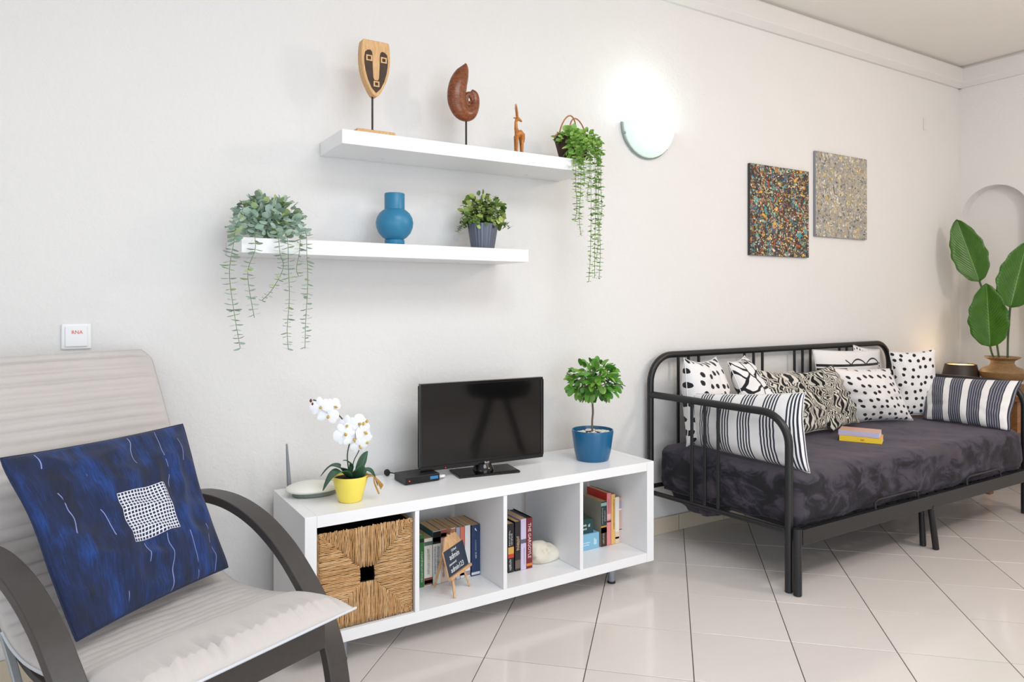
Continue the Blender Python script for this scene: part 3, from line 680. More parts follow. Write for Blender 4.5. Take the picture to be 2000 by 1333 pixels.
# books
bookmats = {}
def bm_(c):
    if c not in bookmats: bookmats[c] = simple('book_cover_%d_%d_%d' % c, c, .38, var=.04, vs=30)
    return bookmats[c]
def marks(mb, x0, x1, y, za, zb, vertical=True, size=.003):
    """rows of small unreadable letter strokes"""
    z = za
    while z < zb-size:
        a = size*rnd.uniform(.5, .9); xa = x0+(x1-x0)*rnd.uniform(0, .25); xb = x1-(x1-x0)*rnd.uniform(0, .25)
        mb.box(xa, xb, y-.0003, y+.0002, z, z+a*.45)
        if rnd.random() < .6: mb.box(xa, xa+(xb-xa)*.25, y-.0003, y+.0002, z, z+a)
        if rnd.random() < .5: mb.box(xb-(xb-xa)*.25, xb, y-.0003, y+.0002, z, z+a)
        z += a+size*rnd.uniform(.15, .8)
def book(x0, x1, y0, z, h, d, spine, label, group, side=None, bands=(), txt=None, tc=(236, 232, 226), txts=None, lean=0, paper='pages', hard=False):
    """standing book, spine towards the room"""
    w_ = x1-x0; t = thing('book', label, 'book', (x0, y0, z), 0, group)
    if lean: t.rotation_euler = (0, R(lean), 0)
    c = .0015; ov = .002 if hard else 0
    m = MB(); m.box(0, w_, 0, c, 0, h); m.box(0, c, c, d, 0, h); m.box(w_-c, w_, c, d, 0, h)
    m.build('cover', bm_(side or spine), t)
    MB().box(.0003, w_-.0003, -.0003, .0006, .0002, h-.0002).build('spine', bm_(spine), t)
    MB().box(c+.0002, w_-c-.0002, c+.0002, d-.002, .001, h-.001-ov).build('pages', paper, t)
    for (a, b, col) in bands: MB().box(.0004, w_-.0004, -.0008, -.0002, a*h, b*h).build('spine_picture', bm_(col), t)
    if txts:
        for (s_, size, zc, sx) in txts: text('title', s_, size, bm_(tc), t, (w_/2, -.0009, zc*h), (R(90), R(90), 0), sx=sx)
    if txt:
        m = MB()
        for (a, b, xa, xb) in txt: marks(m, xa*w_, xb*w_, -.0010, a*h, b*h)
        tag(m.build('lettering', bm_(tc), t), kind='stuff')
    return t
ZS = ZB+.0005; g2 = 'books in the second cubby'; g3 = 'books in the third cubby'; g4 = 'books in the right-hand cubby'
Yb = 2.402
book(1.083, 1.1005, Yb, ZS, .192, .13, (52, 110, 60), 'dark green paperback, leftmost in the second cubby', g2, bands=((.86, .93, (30, 40, 30)),), txt=((.1, .7, .3, .7),))
book(1.1015, 1.1345, Yb, ZS, .176, .125, (226, 222, 212), 'thick off-white paperback with a small portrait at its foot', g2, side=(236, 232, 224), bands=((.02, .17, (132, 76, 58)), (.05, .12, (206, 164, 140)), (.85, .93, (86, 106, 100))), txt=((.25, .8, .35, .7),), tc=(150, 158, 140))
book(1.1355, 1.168, Yb-.002, ZS, .198, .13, (222, 226, 222), 'paperback with teal sides and a black-topped white spine', g2, side=(22, 92, 96), bands=((.76, .99, (22, 24, 28)), (.80, .88, (140, 146, 142))), txt=((.2, .72, .15, .4), (.25, .72, .5, .85)), tc=(110, 128, 150))
book(1.169, 1.1925, Yb, ZS, .199, .13, (220, 196, 182), 'pinkish paperback with a face at the top of its spine', g2, bands=((.84, .99, (168, 96, 84)), (.86, .93, (222, 186, 170))), txt=((.1, .7, .3, .7),), tc=(140, 80, 76))
book(1.1935, 1.212, Yb+.004, ZS, .200, .13, (166, 112, 82), 'brown paperback behind the easel board', g2, bands=((0, .28, (224, 206, 190)),))
book(1.213, 1.232, Yb+.002, ZS, .197, .13, (228, 214, 194), 'cream and orange paperback just above the easel board', g2, bands=((.88, .98, (196, 120, 76)),), txt=((.05, .3, .3, .7),), tc=(120, 90, 80))
book(1.233, 1.2495, Yb, ZS, .196, .13, (170, 176, 196), 'pale blue-grey paperback behind the easel board', g2, side=(60, 84, 100), bands=((0, .3, (216, 224, 232)),))
book(1.2505, 1.2695, Yb, ZS, .195, .13, (222, 124, 100), 'coral red paperback behind the easel board', g2, side=(120, 40, 44), bands=((0, .3, (230, 228, 226)), (.05, .1, (90, 100, 130))))
book(1.2705, 1.2935, Yb-.002, ZS, .197, .13, (232, 230, 230), 'white paperback leaning beside the navy one', g2, bands=((.03, .12, (170, 150, 150)),))
t = book(1.2965, 1.334, Yb-.005, ZS, .194, .135, (38, 58, 96), 'thick navy blue paperback, rightmost in the second cubby', g2, side=(20, 28, 48), bands=((.02, .07, (210, 216, 226)),), txt=((.34, .48, .42, .62), (.5, .72, .45, .56)), tc=(226, 230, 238))
MB().prism([(.014, .178), (.020, .172), (.025, .170), (.021, .176), (.017, .184)], -.0009, -.0003).build('emblem', bm_((226, 230, 238)), t)
Yb = 2.350
book(1.432, 1.459, Yb, ZS, .190, .13, (32, 32, 36), 'black paperback with a glowing yellow and red picture on its spine', g3, bands=((.38, .52, (206, 160, 84)), (.30, .38, (190, 66, 48))), txt=((.05, .28, .2, .6), (.55, .88, .15, .4), (.56, .8, .5, .75)), tc=(232, 232, 232))
book(1.4645, 1.490, Yb, ZS, .193, .13, (38, 32, 38), 'dark paperback with cream title lettering, second in its cubby', g3, bands=((.05, .22, (104, 92, 82)),), txt=((.42, .72, .22, .8),), tc=(228, 196, 158))
book(1.491, 1.516, Yb, ZS, .199, .13, (204, 194, 222), 'pale lavender paperback beside the dark red one', g3, bands=((.52, .6, (96, 92, 110)),), txt=((.1, .45, .55, .7),), tc=(150, 140, 170))
book(1.517, 1.545, Yb, ZS, .199, .14, (118, 34, 44), 'dark red hardback lettered THE GARGOYLE, against the pale stone', g3, side=(20, 18, 20), bands=((.05, .10, (214, 130, 60)),), txts=(('THE GARGOYLE', .0195, .55, .98),), tc=(236, 214, 214), paper='matteblack', hard=True)
# books lying and standing in the last cubby
def lying(x0, x1, y0, y1, z, h, rz, spine, label, group, top=None, tc=(230, 236, 240), nm=None, txt=None, paper='whitepages', spine_w=None):
    t = thing('book', label, 'book', ((x0+x1)/2, (y0+y1)/2, z), rz, group); a, b = (x1-x0)/2, (y1-y0)/2; c = .0015
    m = MB(); m.box(-a, a, -b, -b+c, 0, h); m.box(-a, a, -b+c, b, 0, c); m.box(-a, a, -b+c, b, h-c, h); m.build('cover', bm_(spine), t)
    if top: MB().box(-a+.001, a-.001, -b+.002, b-.001, h-.0002, h+.0004).build('cover_picture', bm_(top), t)
    MB().box(-a+.001, a-.001, -b+c+.0002, b-.002, c+.0002, h-c-.0002).build('pages', paper, t)
    m = MB()
    for (xa, xb, za, zb) in (txt or ()):
        x = -a+xa*2*a
        while x < -a+xb*2*a:
            w2 = rnd.uniform(.001, .003); m.box(x, x+w2, -b-.0006, -b+.0002, za*h, (za+(zb-za)*rnd.uniform(.6, 1))*h); x += w2+rnd.uniform(.0008, .002)
    if m.v: tag(m.build('lettering', bm_(tc), t), kind='stuff')
    return t
lying(1.715, 1.915, 2.392, 2.52, ZS, .066, 0, (130, 186, 214), 'thick light blue book lying flat at the bottom of the right-hand cubby', g4, txt=((.35, .72, .28, .36), (.3, .75, .42, .5), (.86, .92, .25, .7)), tc=(226, 240, 246))
lying(1.738, 1.895, 2.405, 2.55, ZS+.0675, .058, -5, (24, 66, 70), 'dark teal book lying on top of the light blue one', g4, top=(58, 86, 60), txt=((.5, .78, .25, .42), (.5, .76, .52, .68), (.84, .9, .45, .7)), tc=(214, 226, 220))
Yb = 2.39
book(1.9235, 1.955, Yb, ZS, .193, .135, (26, 58, 62), 'grey-sided paperback, its spine dark green above and fiery orange below', g4, side=(150, 148, 134), bands=((0, .42, (60, 38, 28)), (.3, .46, (206, 136, 48)), (.9, .97, (150, 184, 176))), txt=((.5, .88, .15, .35), (.55, .8, .55, .8), (.06, .3, .3, .6)), tc=(206, 200, 180))
book(1.956, 1.979, Yb, ZS, .225, .14, (226, 140, 144), 'tall red hardback with a pink spine', g4, side=(190, 42, 34), bands=((.5, .6, (236, 180, 180)), (.44, .47, (70, 40, 50))), txt=((.62, .9, .3, .6),), tc=(196, 96, 110))
book(1.980, 2.0015, Yb, ZS, .217, .13, (240, 186, 110), 'orange-yellow paperback standing beside the pink spine', g4, side=(60, 40, 34), txt=((.3, .9, .5, .85),), tc=(130, 110, 90))
book(2.0025, 2.0245, Yb, ZS, .201, .12, (236, 230, 214), 'cream white paperback, second from the right end', g4, bands=((0, .25, (232, 208, 172)), (.1, .14, (110, 100, 60))))
book(2.0255, 2.0415, Yb+.004, ZS, .196, .12, (206, 168, 156), 'thin beige paperback with faded pictures, rightmost of all', g4, bands=((.75, .93, (170, 156, 176)), (.0, .3, (216, 190, 184)), (.72, .75, (236, 226, 210)), (.28, .31, (240, 232, 220))))

# stone beside the books
m = MB(); bmx = bmesh.new(); bmesh.ops.create_icosphere(bmx, subdivisions=5, radius=1)
for v in bmx.verts:
    x, y, z = v.co; h = max(0, .5-.5*x)**1.1       # tall on the left, sloping down to the right
    zz = max(z, -.55) if z < 0 else z
    v.co = Vector((x*.088, y*.055*(.75+.25*h), (zz+.55)*(.026+.046*h) if zz > -.55 else 0))
    nn = mnoise.noise(v.co*22)*.007+mnoise.noise(v.co*60)*.002
    v.co += Vector((x, y, max(0, z))).normalized()*nn
    v.co.z = max(0, v.co.z)
me = bpy.data.meshes.new('stone'); bmx.to_mesh(me); bmx.free()
tag(link('stone', me, 'stone', None, 'all', 0, (1.636, 2.398, ZS)), 'pale cream limestone lump resting in the third cubby beside the books', 'stone')

# little easel with chalkboard
ea = thing('chalkboard_easel', 'miniature wooden easel holding a small chalkboard with handwriting, in the second cubby', 'easel', (1.199, 2.285, ZS), 35.)
def bar(p0, p1, w_, d_, name, par, mat='easelwood'):
    a, b = Vector(p0), Vector(p1); q = (b-a).to_track_quat('Z', 'Y').to_matrix().to_4x4(); q.translation = a
    MB().box(-w_/2, w_/2, -d_/2, d_/2, 0, (b-a).length, q).build(name, mat, par, bevel=.0008)
bar((-.058, 0, .002), (-.012, .054, .205), .0085, .007, 'leg', ea); bar((.058, 0, .002), (.012, .054, .205), .0085, .007, 'leg', ea)
bar((.0, .115, .002), (0, .060, .200), .0085, .007, 'leg', ea)
tilt = Matrix.Translation((0, .012, .070)) @ Matrix.Rotation(R(-16), 4, 'X')
m = MB(); m.prism([(-.075, .006), (.075, .006), (.075, .094), (.062, .104), (.046, .130), (.036, .138), (-.036, .138), (-.046, .130), (-.062, .104), (-.075, .094)], 0, .006)
m.v = [tuple(tilt @ Vector(v)) for v in m.v]; m.build('board_frame', 'easelwood', ea, bevel=.001)
MB().box(-.079, .079, -.012, .004, -.003, .007, tilt).build('ledge', 'easelwood', ea, bevel=.001)
MB().box(-.074, .074, -.0015, -.0002, .0075, .096, tilt).build('chalk_panel', 'chalk', ea)
for s_, size, x, z, sx in (('1234v4', .012, -.005, .085, 1.1), ('admin', .029, -.008, .066, 1.05), ('password:', .012, -.030, .044, 1.1), ('admin123', .0255, -.006, .023, .98)):
    p = tilt @ Vector((x, -.0018, z)); text('chalk_lettering', s_, size, 'white_print', ea, p, (R(90-16), 0, 0), .0003, sx)

# television
TVX, TVY = 1.380, 2.452
tv = thing('television', 'black flat-screen television standing on the white bench unit', 'television', (TVX, TVY, ZT), -2.8)
w_, zb, zt = .270, .030, .362
fr = MB(); b1 = .011
fr.box(-w_, w_, -.012, .010, zb, zb+.016); fr.box(-w_, w_, -.012, .010, zt-b1, zt); fr.box(-w_, -w_+b1, -.012, .010, zb+.016, zt-b1); fr.box(w_-b1, w_, -.012, .010, zb+.016, zt-b1)
fr.build('bezel', 'piano', tv, bevel=.0022)
MB().box(-w_+b1-.001, w_-b1+.001, -.0085, .006, zb+.015, zt-b1+.001).build('screen', 'screen', tv)
MB().add([(-w_+.01, .010, zb+.01), (w_-.01, .010, zb+.01), (w_-.01, .010, zt-.01), (-w_+.01, .010, zt-.01), (-.17, .045, zb+.03), (.17, .045, zb+.03), (.15, .045, zt-.09), (-.15, .045, zt-.09)],
         [(0, 1, 2, 3), (4, 7, 6, 5), (0, 4, 5, 1), (1, 5, 6, 2), (2, 6, 7, 3), (3, 7, 4, 0)]).build('back_housing', 'matteblack', tv, bevel=.004)
MB().lathe([(0, .008), (.042, .008), (.040, .018), (.034, .026), (.030, .034), (0, .034)], 32, (.0, 0, 0)).build('stand_neck', 'piano', tv, True)
MB().prism([(-.132, -.062), (.118, -.090), (.132, .040), (-.120, .062)], .0005, .009, 'z').build('stand_base', 'piano', tv, bevel=.003)
text('lettering', 'Bush', .0105, 'white_print', tv, (.01, -.0126, zb+.008), (R(90), 0, 0), .0002)
MB().lathe([(0, 0), (.0016, 0), (.0016, .0012), (0, .0012)], 10, (0, 0, 0)).build('standby_light', 'red_led', tv, loc=(-.168, -.0128, zb+.007)).rotation_euler = (R(90), 0, 0)

# set-top box, its plug and leads
sb = thing('set_top_box', 'flat black receiver box with a blue display beside the television', 'receiver', (1.100, 2.4645, ZT), 1.0)
MB().box(-.070, .070, -.051, .051, .001, .0285).build('case', 'matteblack', sb, bevel=.002)
MB().box(-.067, .067, -.0525, -.0505, .004, .026).build('front_panel', 'piano', sb, bevel=.0006)
MB().box(.030, .062, -.0532, -.0522, .010, .021).build('display', N('blue_display').set(lin((30, 80, 120)), .3, Emission_Color=lin((60, 140, 200)), Emission_Strength=.5), sb)
MB().box(-.056, -.052, -.0532, -.0522, .012, .016).build('standby_light', 'red_led', sb)
t = thing('power_plug', 'small round black plug lying behind the receiver box', 'plug', (1.028, 2.583, ZT+.013))
MB().lathe([(0, -.010), (.008, -.009), (.013, -.003), (.013, .003), (.008, .009), (0, .010)], 20).build('plug_body', 'rubber', t, True).rotation_euler = (R(70), 0, R(25))
MB().tube(spline([(.010, -.004, 0), (.03, -.012, -.006), (.04, -.03, -.009), (.048, -.068, -.004)], 6), .0022, 6).build('lead', 'rubber', t, True)
t = tag(MB().tube(spline([(1.174, 2.43, ZT+.011), (1.19, 2.425, ZT+.012), (1.205, 2.455, ZT+.006), (1.185, 2.52, ZT+.005), (1.15, 2.57, ZT+.005)], 6), .0055, 8).build('white_lead', 'white', None, True), 'short white lead between the receiver box and the television foot', 'cable')

# router
rt = thing('wifi_router', 'cream white curved router with one grey antenna at the left end of the bench', 'router', (.715, 2.474, ZT), -8)
m = bmesh.new(); bmesh.ops.create_icosphere(m, subdivisions=4, radius=1)
for v in m.verts:
    x, y, z = v.co; top = .037*(1-.45*max(0, x)) ; r2 = max(abs(x), 1e-6)
    v.co = Vector((x*.098, y*.066*(1-.18*x), (z*top*.62+.024 if z > 0 else z*.010+.024)-.006*max(0, -z)))
me = bpy.data.meshes.new('shell'); m.to_mesh(me); m.free(); link('shell', me, 'cream_plastic', rt, 'all')
MB().prism([(.075*math.cos(a*PI/12)-.0, .05*math.sin(a*PI/12)) for a in range(24)], .001, .016, 'z').build('underside', 'dark_under', rt, bevel=.002)
tag(MB().tube([(-.075, .082, .012), (-.076, .084, .03), (-.079, .087, .09), (-.083, .090, .166)], [.0075, .0078, .006, .0032], 10).build('antenna', 'grey_plastic', rt, True), 'grey antenna')
MB().tube([(-.076, .082, .012), (-.066, .055, .014)], .005, 10).build('hinge', 'grey_plastic', rt, True)

# orchid in a yellow pot
oc = thing('orchid', 'white artificial orchid in a small bright yellow pot', 'plant', (.797, 2.335, ZT))
MB().lathe([(0, .003), (.034, .003), (.037, .008), (.056, .082), (.0575, .086), (.0598, .086), (.0605, .082), (.040, .003), (.037, 0), (0, 0)], 48).build('pot', 'yellowpot', oc, True)
MB().lathe([(.0555, .076), (0, .080)], 20).build('soil', 'soil', oc)
def oleaf(pts, wd, name='leaf', mat='orchidleaf', par=oc, up=(0, 0, 1)):
    q = spline(pts, 5); k = len(q); vs = []; m = MB()
    for i, p in enumerate(q):
        t_ = i/(k-1); d = (Vector(q[min(i+1, k-1)])-Vector(q[max(i-1, 0)])).normalized(); s = d.cross(Vector(up)).normalized(); u = s.cross(d)
        h = wd/2*math.sin(PI*(.12+.88*t_)**.9)*(1 if t_ < 1 else .05)+.0008; P = Vector(p)
        vs += [P-s*h+u*h*.3, P-s*h*.5+u*h*.06, P, P+s*h*.5+u*h*.06, P+s*h+u*h*.3]
    fs = [(i*5+j, i*5+j+1, i*5+j+6, i*5+j+5) for i in range(k-1) for j in range(4)]
    o = m.add(vs, fs).build(name, mat, par, 'all'); s_ = o.modifiers.new('thick', 'SOLIDIFY'); s_.thickness = .0016; return o
oleaf([(-.005, -.01, .08), (-.04, -.03, .108), (-.075, -.04, .100), (-.108, -.045, .058)], .05)
oleaf([(.0, .02, .08), (-.03, .0, .112), (-.06, .02, .120), (-.09, .04, .085)], .038)
oleaf([(.01, -.01, .08), (.018, -.032, .10), (.021, -.045, .118), (.022, -.052, .128)], .044, up=(0, -1, .2))
oleaf([(.02, 0, .08), (.035, .0, .12), (.048, .0, .145), (.062, 0, .160)], .032, up=(.2, -1, .1))
oleaf([(.02, -.01, .08), (.05, -.02, .100), (.07, -.03, .085), (.085, -.035, .045)], .036)
oleaf([(.0, 0, .08), (.0, -.01, .12), (-.015, -.012, .138), (-.03, -.015, .142)], .014)
for i in range(6):
    a = rnd.uniform(-.012, .012); MB().tube(spline([(.035, -.03+a, .08), (.062, -.04+a, .085), (.078+a, -.05, .06), (.09+a, -.05+a, .035+a)], 4), .0022, 5).build('aerial_root', 'root', oc, True)
stemp = [(-.002, 0, .08), (-.012, -.005, .15), (-.005, -.01, .20), (0, -.015, .235), (-.02, -.015, .265), (-.05, -.015, .30), (-.09, -.015, .335), (-.13, -.015, .352)]
MB().tube(spline(stemp, 6), .0022, 6).build('flower_stem', 'darkstem', oc, True)
MB().tube(spline([(.004, 0, .08), (.012, 0, .13), (.03, -.005, .17), (.035, -.01, .22)], 5), .0018, 6).build('flower_stem', 'darkstem', oc, True)
def flower(c, nrm, s, roll):
    f = bpy.data.objects.new('flower', None); C.objects.link(f); f.parent = oc; f.location = c; f.empty_display_size = .01
    f.rotation_euler = (Vector(nrm).to_track_quat('Z', 'Y').to_matrix() @ Matrix.Rotation(roll, 3, 'Z')).to_euler()
    for a, l_, w2 in ((90, .026, .020), (210, .026, .019), (330, .026, .019), (10, .027, .036), (170, .027, .036)):
        m = MB(); d = Vector((math.cos(R(a)), math.sin(R(a)), .12)); leaf(m, d*.003, d, (0, 0, 1), l_*s, w2*s, -.25, 5, bend=.2)
        m.build('petal', 'petal', f, 'all')
    m = MB(); m.tube([(0, 0, .001), (0, -.003, .008), (0, -.006, .013)], [.002*s, .0042*s, .0015*s], 8); m.build('lip', 'lip', f, 'all')
for c, nrm, s, rl in (((-.110, -.03, .330), (-.35, -.9, .1), 1.15, .2), ((-.085, -.028, .298), (-.1, -1, -.1), 1.25, -.3), ((-.062, -.02, .325), (.4, -.9, .2), 1.1, .5), ((-.020, -.03, .262), (-.5, -.85, .1), 1.15, .1), ((-.030, -.035, .235), (-.2, -1, 0), 1.35, .6),
                      ((.018, -.03, .262), (.1, -1, .3), 1.2, .9), ((.0, -.035, .215), (.1, -1, -.1), 1.3, -.2), ((.038, -.03, .232), (.5, -.85, 0), 1.3, .3), ((.042, -.03, .20), (.3, -1, -.2), 1.15, 1.), ((.02, -.035, .188), (0, -1, -.3), 1.0, .4)):
    flower(c, nrm, s, rl)
for c, nm in (((-.138, -.015, .350), 'bud'), ((-.132, -.015, .338), 'bud'), ((.048, -.03, .268), 'bud'), ((.034, -.035, .262), 'bud')):
    MB().lathe([(0, -.007), (.004, -.003), (.0045, .002), (0, .007)], 10).build('bud', 'bud' if c[0] < 0 else 'lip', oc, True, loc=c)

# little standard tree in a blue pot
tr = thing('topiary_tree', 'small round-headed tree in a glossy blue pot at the right end of the bench', 'plant', (1.882, 2.395, ZT))
MB().lathe([(0, .003), (.062, .003), (.066, .02), (.083, .122), (.084, .128), (.0875, .128), (.088, .122), (.0885, .118), (.078, .04), (.070, .006), (.066, 0), (0, 0)], 56).build('pot', 'bluepot', tr, True)
MB().lathe([(.082, .108), (0, .110)], 24).build('soil', 'soil', tr)
for i in range(46):
    a, q = rnd.uniform(0, 2*PI), .068*rnd.random()**.5; s = rnd.uniform(.007, .012)
    m = MB().lathe([(0, -.5*s), (.8*s, -.2*s), (s, .1*s), (.6*s, .45*s), (0, .6*s)], 8); m.v = [(x*1.2, y, z) for x, y, z in m.v]
    m.build('pebble', 'pebble', tr, 'all', loc=(q*math.cos(a), q*math.sin(a), .114)).rotation_euler = (rnd.uniform(-.3, .3), rnd.uniform(-.3, .3), a*3)
MB().tube(spline([(0, 0, .10), (-.002, 0, .16), (.002, 0, .20), (-.001, 0, .25), (.001, 0, .30), (0, 0, .36)], 5), [.0042]*26, 8).build('trunk', 'bark', tr, True)
cc = Vector((.006, 0, .335)); lms = []
for i in range(5):
    m = MB(); leaf(m, (0, 0, 0), (1, 0, 0), (0, 0, 1), .041+.002*i, .0265+.002*(i % 3), .25, 4, bend=.10+.06*i); lms.append(m)
lmesh = []
for i in range(292):
    v = rv(-.8, 1); f = .35+.65*rnd.random()**.5; p = cc+Vector((v.x*.108*f, v.y*.105*f, v.z*.078*f if v.z > 0 else v.z*.070*f))
    d = (v*.9+rv()*.75+Vector((0, 0, -.12))).normalized(); up = (Vector((0, 0, 1))+rv()*.7)
    s = d.cross(up).normalized(); u = s.cross(d).normalized(); rot = Matrix((d, s, u)).transposed().to_4x4()
    if len(lmesh) < 5: o = lms[i].build('leaf', 'topleaf', tr, 'all'); lmesh.append(o.data)
    else: o = bpy.data.objects.new('leaf', lmesh[i % 5]); C.objects.link(o); o.parent = tr
    sc_ = rnd.uniform(.65, 1.05); o.matrix_local = Matrix.Translation(p) @ rot @ Matrix.Scale(sc_, 4)
br = MB()
for i in range(26):
    v = rv(-.3, 1); p = cc+Vector((v.x*.085, v.y*.085, v.z*.06)); br.tube([(0, 0, .27+.03*rnd.random()), tuple((Vector((0, 0, .29))+p)/2+rv()*.008), tuple(p)], [.0028, .002, .001], 5)
tag(br.build('branches', 'bark', tr, 'all'), kind='stuff')

# ------------------------------------------------------------------ daybed
BX0, BX1, BYB, BYF = 2.412, 4.462, 2.612, 1.847
bed = thing('daybed', 'black tubular metal daybed with a dark velvet-covered mattress along the back wall', 'daybed', ((BX0+BX1)/2, (BYB+BYF)/2, 0))
def L3(p): return (p[0]-(BX0+BX1)/2, p[1]-(BYB+BYF)/2, p[2])
def btube(pts, r, name, n=14, par=bed): return MB().tube([L3(p) for p in pts], r, n).build(name, 'blackmetal', par, True)
zt, rc = .905, .135
pts = [(BX0, BYB, .005), (BX0, BYB, .4), (BX0, BYB, zt-rc)]+[(BX0+rc+rc*math.cos(R(a)), BYB, zt-rc+rc*math.sin(R(a))) for a in range(170, 89, -10)]
pts += [(BX1-rc+rc*math.cos(R(a)), BYB, zt-rc+rc*math.sin(R(a))) for a in range(90, -1, -10)]+[(BX1, BYB, .4), (BX1, BYB, .005)]
btube(pts, .0165, 'back_frame')
btube([(BX0, BYB, .262), (BX1, BYB, .262)], .011, 'back_rail')
for x in (2.600, 2.672, 2.745, 3.02, 3.094, 3.168, 3.45, 3.524, 3.60, 3.872, 3.945, 4.018, 4.27, 4.342):
    if x in (2.600,): continue
for g0 in (2.600, 3.094-.0, 3.515, 3.939):
    for k_ in range(3): btube([(g0+.0725*k_, BYB, .262), (g0+.0725*k_, BYB, zt-.008)], .0078, 'back_slat', 8)
rc = .125; za = .715
BXF = 2.452     # the left end stands slightly askew: its front post is further right than its back post
for X, nm in ((BX0, 'left'), (BX1, 'right')):
    XF = BXF if nm == 'left' else BX1; xq = lambda y: X+(XF-X)*(BYB-y)/(BYB-BYF)
    pts = [(X, BYB-.004, za), (xq(BYF+rc+.12), BYF+rc+.12, za)]+[(xq(BYF+rc+rc*math.cos(R(a))), BYF+rc+rc*math.cos(R(a)), za-rc+rc*math.sin(R(a))) for a in range(90, 181, 9)]+[(XF, BYF, .4), (XF, BYF, .004)]
    btube(pts, .0165, 'arm_frame')
    btube([(X, BYB, .235), (XF, BYF, .245)], .011, 'end_rail', 10)
    for y in (2.350, 2.275, 2.200): btube([(xq(y), y, .240), (xq(y), y, za-.01)], .0078, 'arm_slat', 8)
    # twin leg of the pull-out frame
    xs = XF
    btube([(xs, BYF-.040, .004), (xs, BYF-.040, .268)], .0165, 'pull_out_leg')
MB().box(*[v for v in (L3((BXF+.017, 0, 0))[0], L3((BX1-.017, 0, 0))[0])], L3((0, BYF-.052, 0))[1], L3((0, BYF-.028, 0))[1], .200, .262).build('front_rail', 'blackmetal', bed, bevel=.003)
for xa, xb in ((2.985, 3.325), (3.765, 4.105)):
    btube([(xa, BYF-.04, .262), (xa+.004, BYF-.036, .292), (xa+.03, BYF-.034, .300), (xb-.03, BYF-.034, .300), (xb-.004, BYF-.036, .292), (xb, BYF-.04, .262)], .005, 'mattress_stop', 8)
btube([(3.462, 1.859, .004), (3.452, 1.862, .24)], .0145, 'middle_leg'); btube([(3.464, 1.80, .004), (3.430, 1.806, .21)], .0145, 'middle_leg')
for yy in (2.6, ): btube([(3.46, yy, .004), (3.46, yy, .26)], .0145, 'middle_leg')
base = MB()
for i in range(24):
    x = BX0+.10+i*(BX1-BX0-.2)/23; base.box(*[L3((x-.028, 0, 0))[0], L3((x+.028, 0, 0))[0]], L3((0, BYF-.02, 0))[1], L3((0, BYB-.02, 0))[1], .246, .262)
for i in range(1): tag(base.build('slats', 'blackmetal', bed), kind='stuff')
# mattress under its velvet throw
def superbox(cx, cy, cz, hx, hy, hz, e, nx, ny, nz_, disp):
    """rounded box from a subdivided cube, displaced by disp(co, normal)"""
    bm = bmesh.new(); bmesh.ops.create_cube(bm, size=2)
    bmesh.ops.subdivide_edges(bm, edges=bm.edges, cuts=nx, use_grid_fill=True)
    for v in bm.verts:
        p = [v.co.x*hx, v.co.y*hy, v.co.z*hz]; q = [max(-h+e, min(h-e, a)) for a, h in zip(p, (hx, hy, hz))]
        d = Vector(p)-Vector(q); 
        if d.length > 1e-6: d = d.normalized()*e
        nrm = d.normalized() if d.length > 1e-6 else Vector((0, 0, 1))
        co = Vector(q)+d; v.co = co+disp(co, nrm)+Vector((cx, cy, cz))
    me = bpy.data.meshes.new('m'); bm.to_mesh(me); bm.free(); return me
def fold(co, nrm):
    n1 = mnoise.noise(co*5.5)*.010+mnoise.noise(Vector((co.x*9, co.y*9, co.z*3))+Vector((4, 1, 2)))*.006+mnoise.noise(co*18)*.003
    side = 1-abs(nrm.z); k_ = .35+1.1*side
    droop = Vector((0, 0, 0))
    if co.z < -.09: droop.z = -.012*(1+mnoise.noise(Vector((co.x*4, co.y*4, 0))*2))
    if co.x < -.6: droop.x = -.040*min(1, (-.6-co.x)/.3)*(co.y+.45)/.84
    return nrm*n1*k_+droop
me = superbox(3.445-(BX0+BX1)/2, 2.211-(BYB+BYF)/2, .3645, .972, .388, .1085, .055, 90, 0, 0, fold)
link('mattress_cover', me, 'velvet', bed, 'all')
m = MB(); G = []   # a corner of the throw hanging out below the left end rail
for i in range(15):
    t_ = i/14; y = 2.56-.40*t_
    dz = -.080*math.sin(PI*t_)**.7-.004
    G += [L3((2.470+.008*math.sin(i*1.7), y, .262)), L3((2.474+.012*math.sin(i*1.3), y, .262+dz*.5)), L3((2.482+.012*math.sin(i*1.9+1), y, .262+dz))]
m.add(G, [(i*3+j, i*3+j+1, i*3+j+4, i*3+j+3) for i in range(14) for j in range(2)])
o = m.build('hanging_throw', 'velvet', bed, 'all'); s_ = o.modifiers.new('t', 'SOLIDIFY'); s_.thickness = .008

